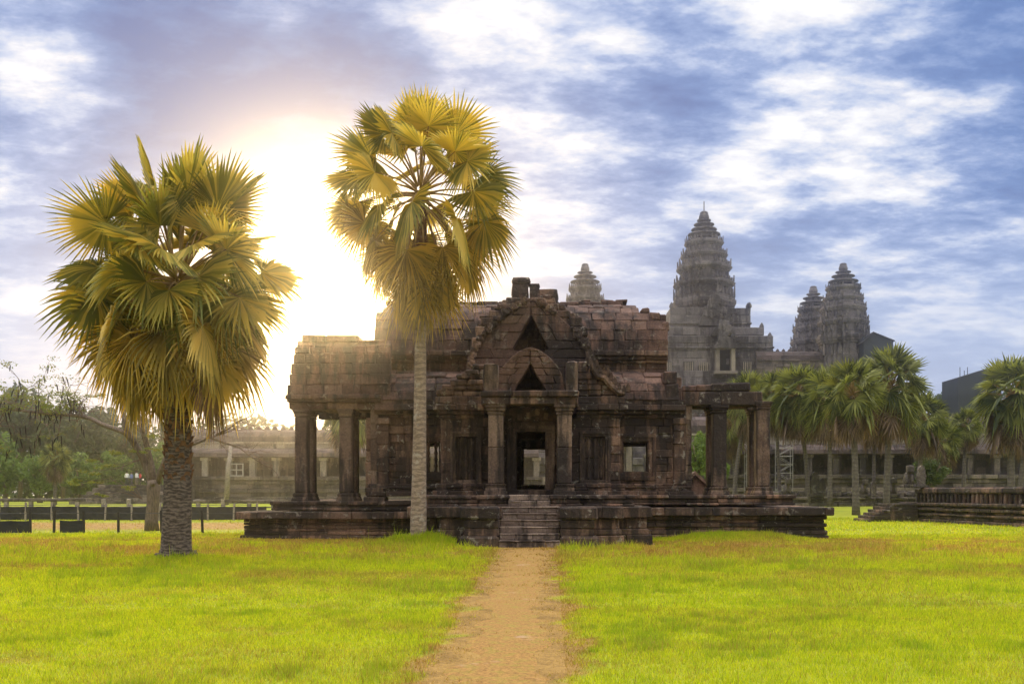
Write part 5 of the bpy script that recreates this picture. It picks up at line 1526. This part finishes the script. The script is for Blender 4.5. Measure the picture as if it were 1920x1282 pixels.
# visitors on the gallery steps at left
def person(px, pfoot, D, shirt, legs, label, h=1.65, turn=0.):
    root = thing('person', label, 'person', (PX(px, D), D, PZ(pfoot, D)), 'visitors at the far gallery', turn)
    s_ = h / 1.7
    V = [(0, 0, .92), (0, 0, 1.12), (0, -.01, 1.34), (0, 0, 1.46), (0, -.02, 1.60), (.18, 0, 1.38), (.24, .02, 1.12), (.24, -.06, .88), (-.18, 0, 1.38), (-.24, .02, 1.12), (-.23, -.05, .88), (.09, 0, .86), (.11, -.02, .48), (.11, .02, .06), (.11, -.1, .03), (-.09, 0, .86), (-.10, .03, .48), (-.11, .06, .06), (-.11, -.06, .03)]
    E = [(0, 1), (1, 2), (2, 3), (3, 4), (2, 5), (5, 6), (6, 7), (2, 8), (8, 9), (9, 10), (0, 11), (11, 12), (12, 13), (13, 14), (0, 15), (15, 16), (16, 17), (17, 18)]
    rr = [.14, .14, .16, .06, .10, .07, .05, .04, .07, .05, .04, .09, .065, .05, .04, .09, .065, .05, .04]
    me = bpy.data.meshes.new('body'); me.from_pydata([tuple(c * s_ for c in v) for v in V], E, []); me.update()
    o = link('body', me, None, root); md = o.modifiers.new('skin', 'SKIN'); sv = me.skin_vertices[0].data
    for i, r_ in enumerate(rr): sv[i].radius = (r_ * s_, r_ * s_ * .85)
    sv[0].use_root = True
    o.modifiers.new('sub', 'SUBSURF').levels = 1
    m, t, b, oo = mat('visitor_clothes')
    tcn = t.new('ShaderNodeTexCoord'); sp = t.new('ShaderNodeSeparateXYZ'); t.put(sp.inputs[0], tcn.outputs['Object'])
    c = t.mix(t.math('GREATER_THAN', sp.outputs[2], .9 * s_), (*legs, 1), (*shirt, 1)); c = t.mix(t.math('GREATER_THAN', sp.outputs[2], 1.45 * s_), c, (.32, .19, .13, 1))
    t.l.new(c, b.inputs['Base Color']); me.materials.append(m)
    mb = MB(); mb.rock((0, .02, 1.66 * s_), (.105, .11, .09), 3, .08, 2); mb.build('hair', 'pod', root, smooth=True)
PB = thing('viewing_step', 'stepped stone landing below the visitors at left', 'stone steps', (PX(262, 126), 126.5, .35))
mb = MB()
for i in range(6): mb.row(-5.5 - (5 - i) * .5, 5.8, -(5 - i) * .5, 4, i * .42, (i + 1) * .42 - .01, (1, 2), .03, .04)
mb.build('steps', 'gallery', PB)
zf_ = CY - (.35 + 2.52 - H) * F / 127
person(238, zf_, 127, (.75, .74, .72), (.05, .05, .08), 'person in a white top, leftmost of the far visitors', 1.7, .4)
person(246.5, zf_, 128.2, (.16, .2, .38), (.06, .06, .07), 'person in a blue top among the far visitors', 1.6, -.3)
person(256.5, zf_, 126.6, (.7, .68, .66), (.2, .17, .13), 'person in a pale top right of the one in blue', 1.72, 1.2)
person(263, zf_, 127.6, (.55, .06, .06), (.05, .05, .06), 'person in a red top, rightmost of the far visitors', 1.62, -.8)

# ------------------------------------------------------------------ air
mb = MB(); vs = [(x, y, z) for z in (-1.6, 66) for y in (-170, 640) for x in (-560, 560)]
mb.add(vs, [(0, 2, 3, 1), (4, 5, 7, 6), (0, 1, 5, 4), (2, 6, 7, 3), (0, 4, 6, 2), (1, 3, 7, 5)])
hm = bpy.data.materials.new('haze_air'); hm.use_nodes = True; ht = NT(hm.node_tree); ht.n.clear()
ho = ht.new('ShaderNodeOutputMaterial'); hv = ht.new('ShaderNodeVolumePrincipled')
hv.inputs['Color'].default_value = (.88, .89, 1.0, 1); hv.inputs['Density'].default_value = .00105; hv.inputs['Anisotropy'].default_value = .97
ht.l.new(hv.outputs[0], ho.inputs['Volume'])
tag(mb.build('haze', hm), kind='stuff', label='thin warm morning haze', cat='haze')
